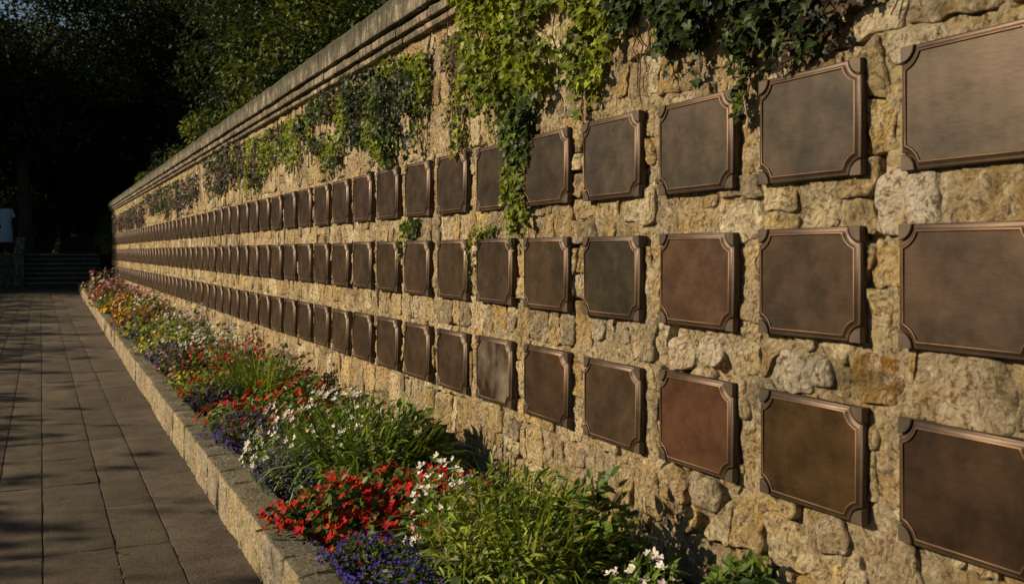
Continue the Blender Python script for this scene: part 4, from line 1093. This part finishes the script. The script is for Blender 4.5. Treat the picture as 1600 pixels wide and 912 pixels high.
# far wooded hillside that reads as one mass
n = 42000
x = -30 + 70 * RNG.random(n); y = 54 + 30 * RNG.random(n); zb = terrain_h(x, y)
pos = np.column_stack([x, y, zb + (0.3 + 6.5 * RNG.random(n)) * (0.75 + 0.35 * vnoise(np.column_stack([x * .35, y * .35, 0 * x]), 61))])
R = frames(RNG.normal(0, .7, (n, 3)) + np.array([0, -.3, .6]), RNG.normal(0, 1, (n, 3)))
V, F = instance(CARD[0], CARD[1], R, pos, 0.55 * (0.6 + 0.8 * RNG.random(n)))
tag(obj('woodland', mesh('woodland', V, F, M_TREELEAF, rep(colours(n, TC[0], .3, TC[1:], .6), 4), False)), 'dark wooded hillside far behind the steps', 'woodland', kind='stuff')
# the park edge on the far side of the path, which throws the streaky shade on the paving
n = 26000
y = -5 + 37 * RNG.random(n)
top = 3.0 + 0.42 * vnoise(np.column_stack([y * 0.75, 0 * y, 0 * y]), 71) + 0.45 * vnoise(np.column_stack([y * 2.3, 0 * y, 0 * y]), 72)
pos = np.column_stack([-6.4 + 0.5 * RNG.normal(size=n), y, top * RNG.random(n) ** 0.7])
R = frames(RNG.normal(0, .7, (n, 3)) + np.array([-.4, 0, .5]), RNG.normal(0, 1, (n, 3)))
V, F = instance(CARD[0], CARD[1], R, pos, 0.17 * (0.6 + 0.8 * RNG.random(n)))
tag(obj('shrubbery', mesh('shrubbery', V, F, M_TREELEAF, rep(colours(n, TC[1], .3, TC, .6), 4), False)), 'row of shrubs on the far side of the path', 'shrubbery', kind='stuff')
for i, (x, y, sc, ch, pr) in enumerate(((-5.5, 33.5, 1.1, 4.2, 0), (-8.5, 36.5, 1.2, 5.0, 1), (-6.0, 40.0, 1.2, 5.0, 2), (-11, 42.0, 1.3, 6.0, 0), (-7.5, 46.0, 1.3, 6.0, 1))):
    plant_tree('park_tree', ('shade tree nearest the low wall, outside the picture', 'second shade tree behind the low wall, outside the picture', 'shade tree on the terrace, outside the picture', 'far shade tree standing outside the picture', 'farthest shade tree on the terrace, outside the picture')[i], 'tree', PROTO[pr], x, y, th(x, y), sc, ch, i * 2.2, 'trees left of the path')

# ---------------------------------------------------------------- the person on the terrace
def person(x, y, z):
    root = empty('person', (x, y, z)); tag(root, 'person in a long pale blue tunic standing on the terrace behind the pier', 'person')
    bm = bpy.data.meshes.new('body')
    J = {'pel': (0, 0, .92), 'sp': (0.0, 0, 1.12), 'ch': (-.01, 0, 1.36), 'nk': (-.01, 0, 1.50), 'hd': (0.01, 0, 1.60), 'tp': (0.0, 0, 1.70),
         'shl': (-.16, .02, 1.42), 'ell': (-.25, .03, 1.16), 'wrl': (-.20, -.08, .93), 'hal': (-.18, -.11, .84),
         'shr': (.16, .02, 1.42), 'elr': (.28, .04, 1.18), 'wrr': (.20, -.09, 1.0), 'har': (.13, -.14, .95),
         'hil': (-.09, 0, .88), 'knl': (-.10, -.02, .48), 'anl': (-.10, .03, .08), 'tol': (-.11, -.15, .03),
         'hir': (.09, 0, .88), 'knr': (.11, -.02, .48), 'anr': (.12, .03, .08), 'tor': (.19, -.12, .03)}
    rad = {'pel': .13, 'sp': .12, 'ch': .14, 'nk': .055, 'hd': .092, 'tp': .06, 'shl': .055, 'ell': .04, 'wrl': .028, 'hal': .03, 'shr': .055, 'elr': .04, 'wrr': .028, 'har': .03,
           'hil': .085, 'knl': .055, 'anl': .036, 'tol': .025, 'hir': .085, 'knr': .055, 'anr': .036, 'tor': .025}
    E = 'pel-sp sp-ch ch-nk nk-hd hd-tp ch-shl shl-ell ell-wrl wrl-hal ch-shr shr-elr elr-wrr wrr-har pel-hil hil-knl knl-anl anl-tol pel-hir hir-knr knr-anr anr-tor'.split()
    ks = list(J); bm.from_pydata([J[k] for k in ks], [tuple(ks.index(q) for q in e.split('-')) for e in E], [])
    bm.materials.append(M_SKIN)
    o = obj('body', bm, root, color=(0.42, 0.26, 0.19))
    at = bm.attributes.new('tint', 'FLOAT_COLOR', 'POINT'); at.data.foreach_set('color', [1.0] * 4 * len(ks))
    sk = o.modifiers.new('skin', 'SKIN')
    for i, k in enumerate(ks): bm.skin_vertices[0].data[i].radius = (rad[k], rad[k] * (0.8 if k in ('ch', 'sp', 'pel') else 1))
    bm.skin_vertices[0].data[0].use_root = True
    o.modifiers.new('sub', 'SUBSURF').render_levels = 2
    A = Acc()                                                         # loose shirt down to the thighs
    pr = [(1.46, .10, .08), (1.43, .185, .11), (1.34, .20, .14), (1.15, .185, .145), (.95, .20, .155), (.75, .225, .165), (.55, .24, .172), (.40, .25, .178)]
    n = 22; V = []
    for h, a, b in pr:
        for k in range(n):
            t = 2 * math.pi * k / n; f = 1 + .03 * math.sin(5 * t + h * 9); V.append((a * f * math.cos(t), b * f * math.sin(t), h))
    idx = np.arange(len(pr) * n).reshape(len(pr), n); nx = np.roll(idx, -1, 1)
    A.add(V, [np.stack([idx[:-1], idx[1:], nx[1:], nx[:-1]], -1).reshape(-1, 4)], (0.42, 0.56, 0.66))
    for sg in (-1, 1):
        s_, e_ = np.array(J['shl' if sg < 0 else 'shr']), np.array(J['ell' if sg < 0 else 'elr'])
        A.add(*tube(np.array([s_ + (0, 0, .02), s_ * .6 + e_ * .4, e_ + (0, 0, .02)]), [.075, .068, .07], 12, False), (0.42, 0.56, 0.66))
    obj('shirt', A.mesh('shirt', M_CLOTH), root)
    A = Acc()
    for sg in ('l', 'r'):
        A.add(*tube(np.array([np.array(J['hi' + sg]) + (0, 0, .06), np.array(J['hi' + sg]) * .5 + np.array(J['kn' + sg]) * .5, np.array(J['kn' + sg]) + (0, 0, -.24)]), [.11, .095, .08], 14, False), (0.035, 0.03, 0.035))
    obj('shorts', A.mesh('shorts', M_CLOTH), root)
    V, F = rounded_box(.105, .11, .10, .09, 5, 5, 5, .006, 14, 4, (0, .025, 1.65))
    obj('hair', mesh('hair', V, F, M_CLOTH, (0.10, 0.065, 0.04)), root)
    root.rotation_euler[2] = math.radians(25)
    return root
pp = unproj_x(11, 401, -1.02)
person(-1.02, 34.35, 1.05)
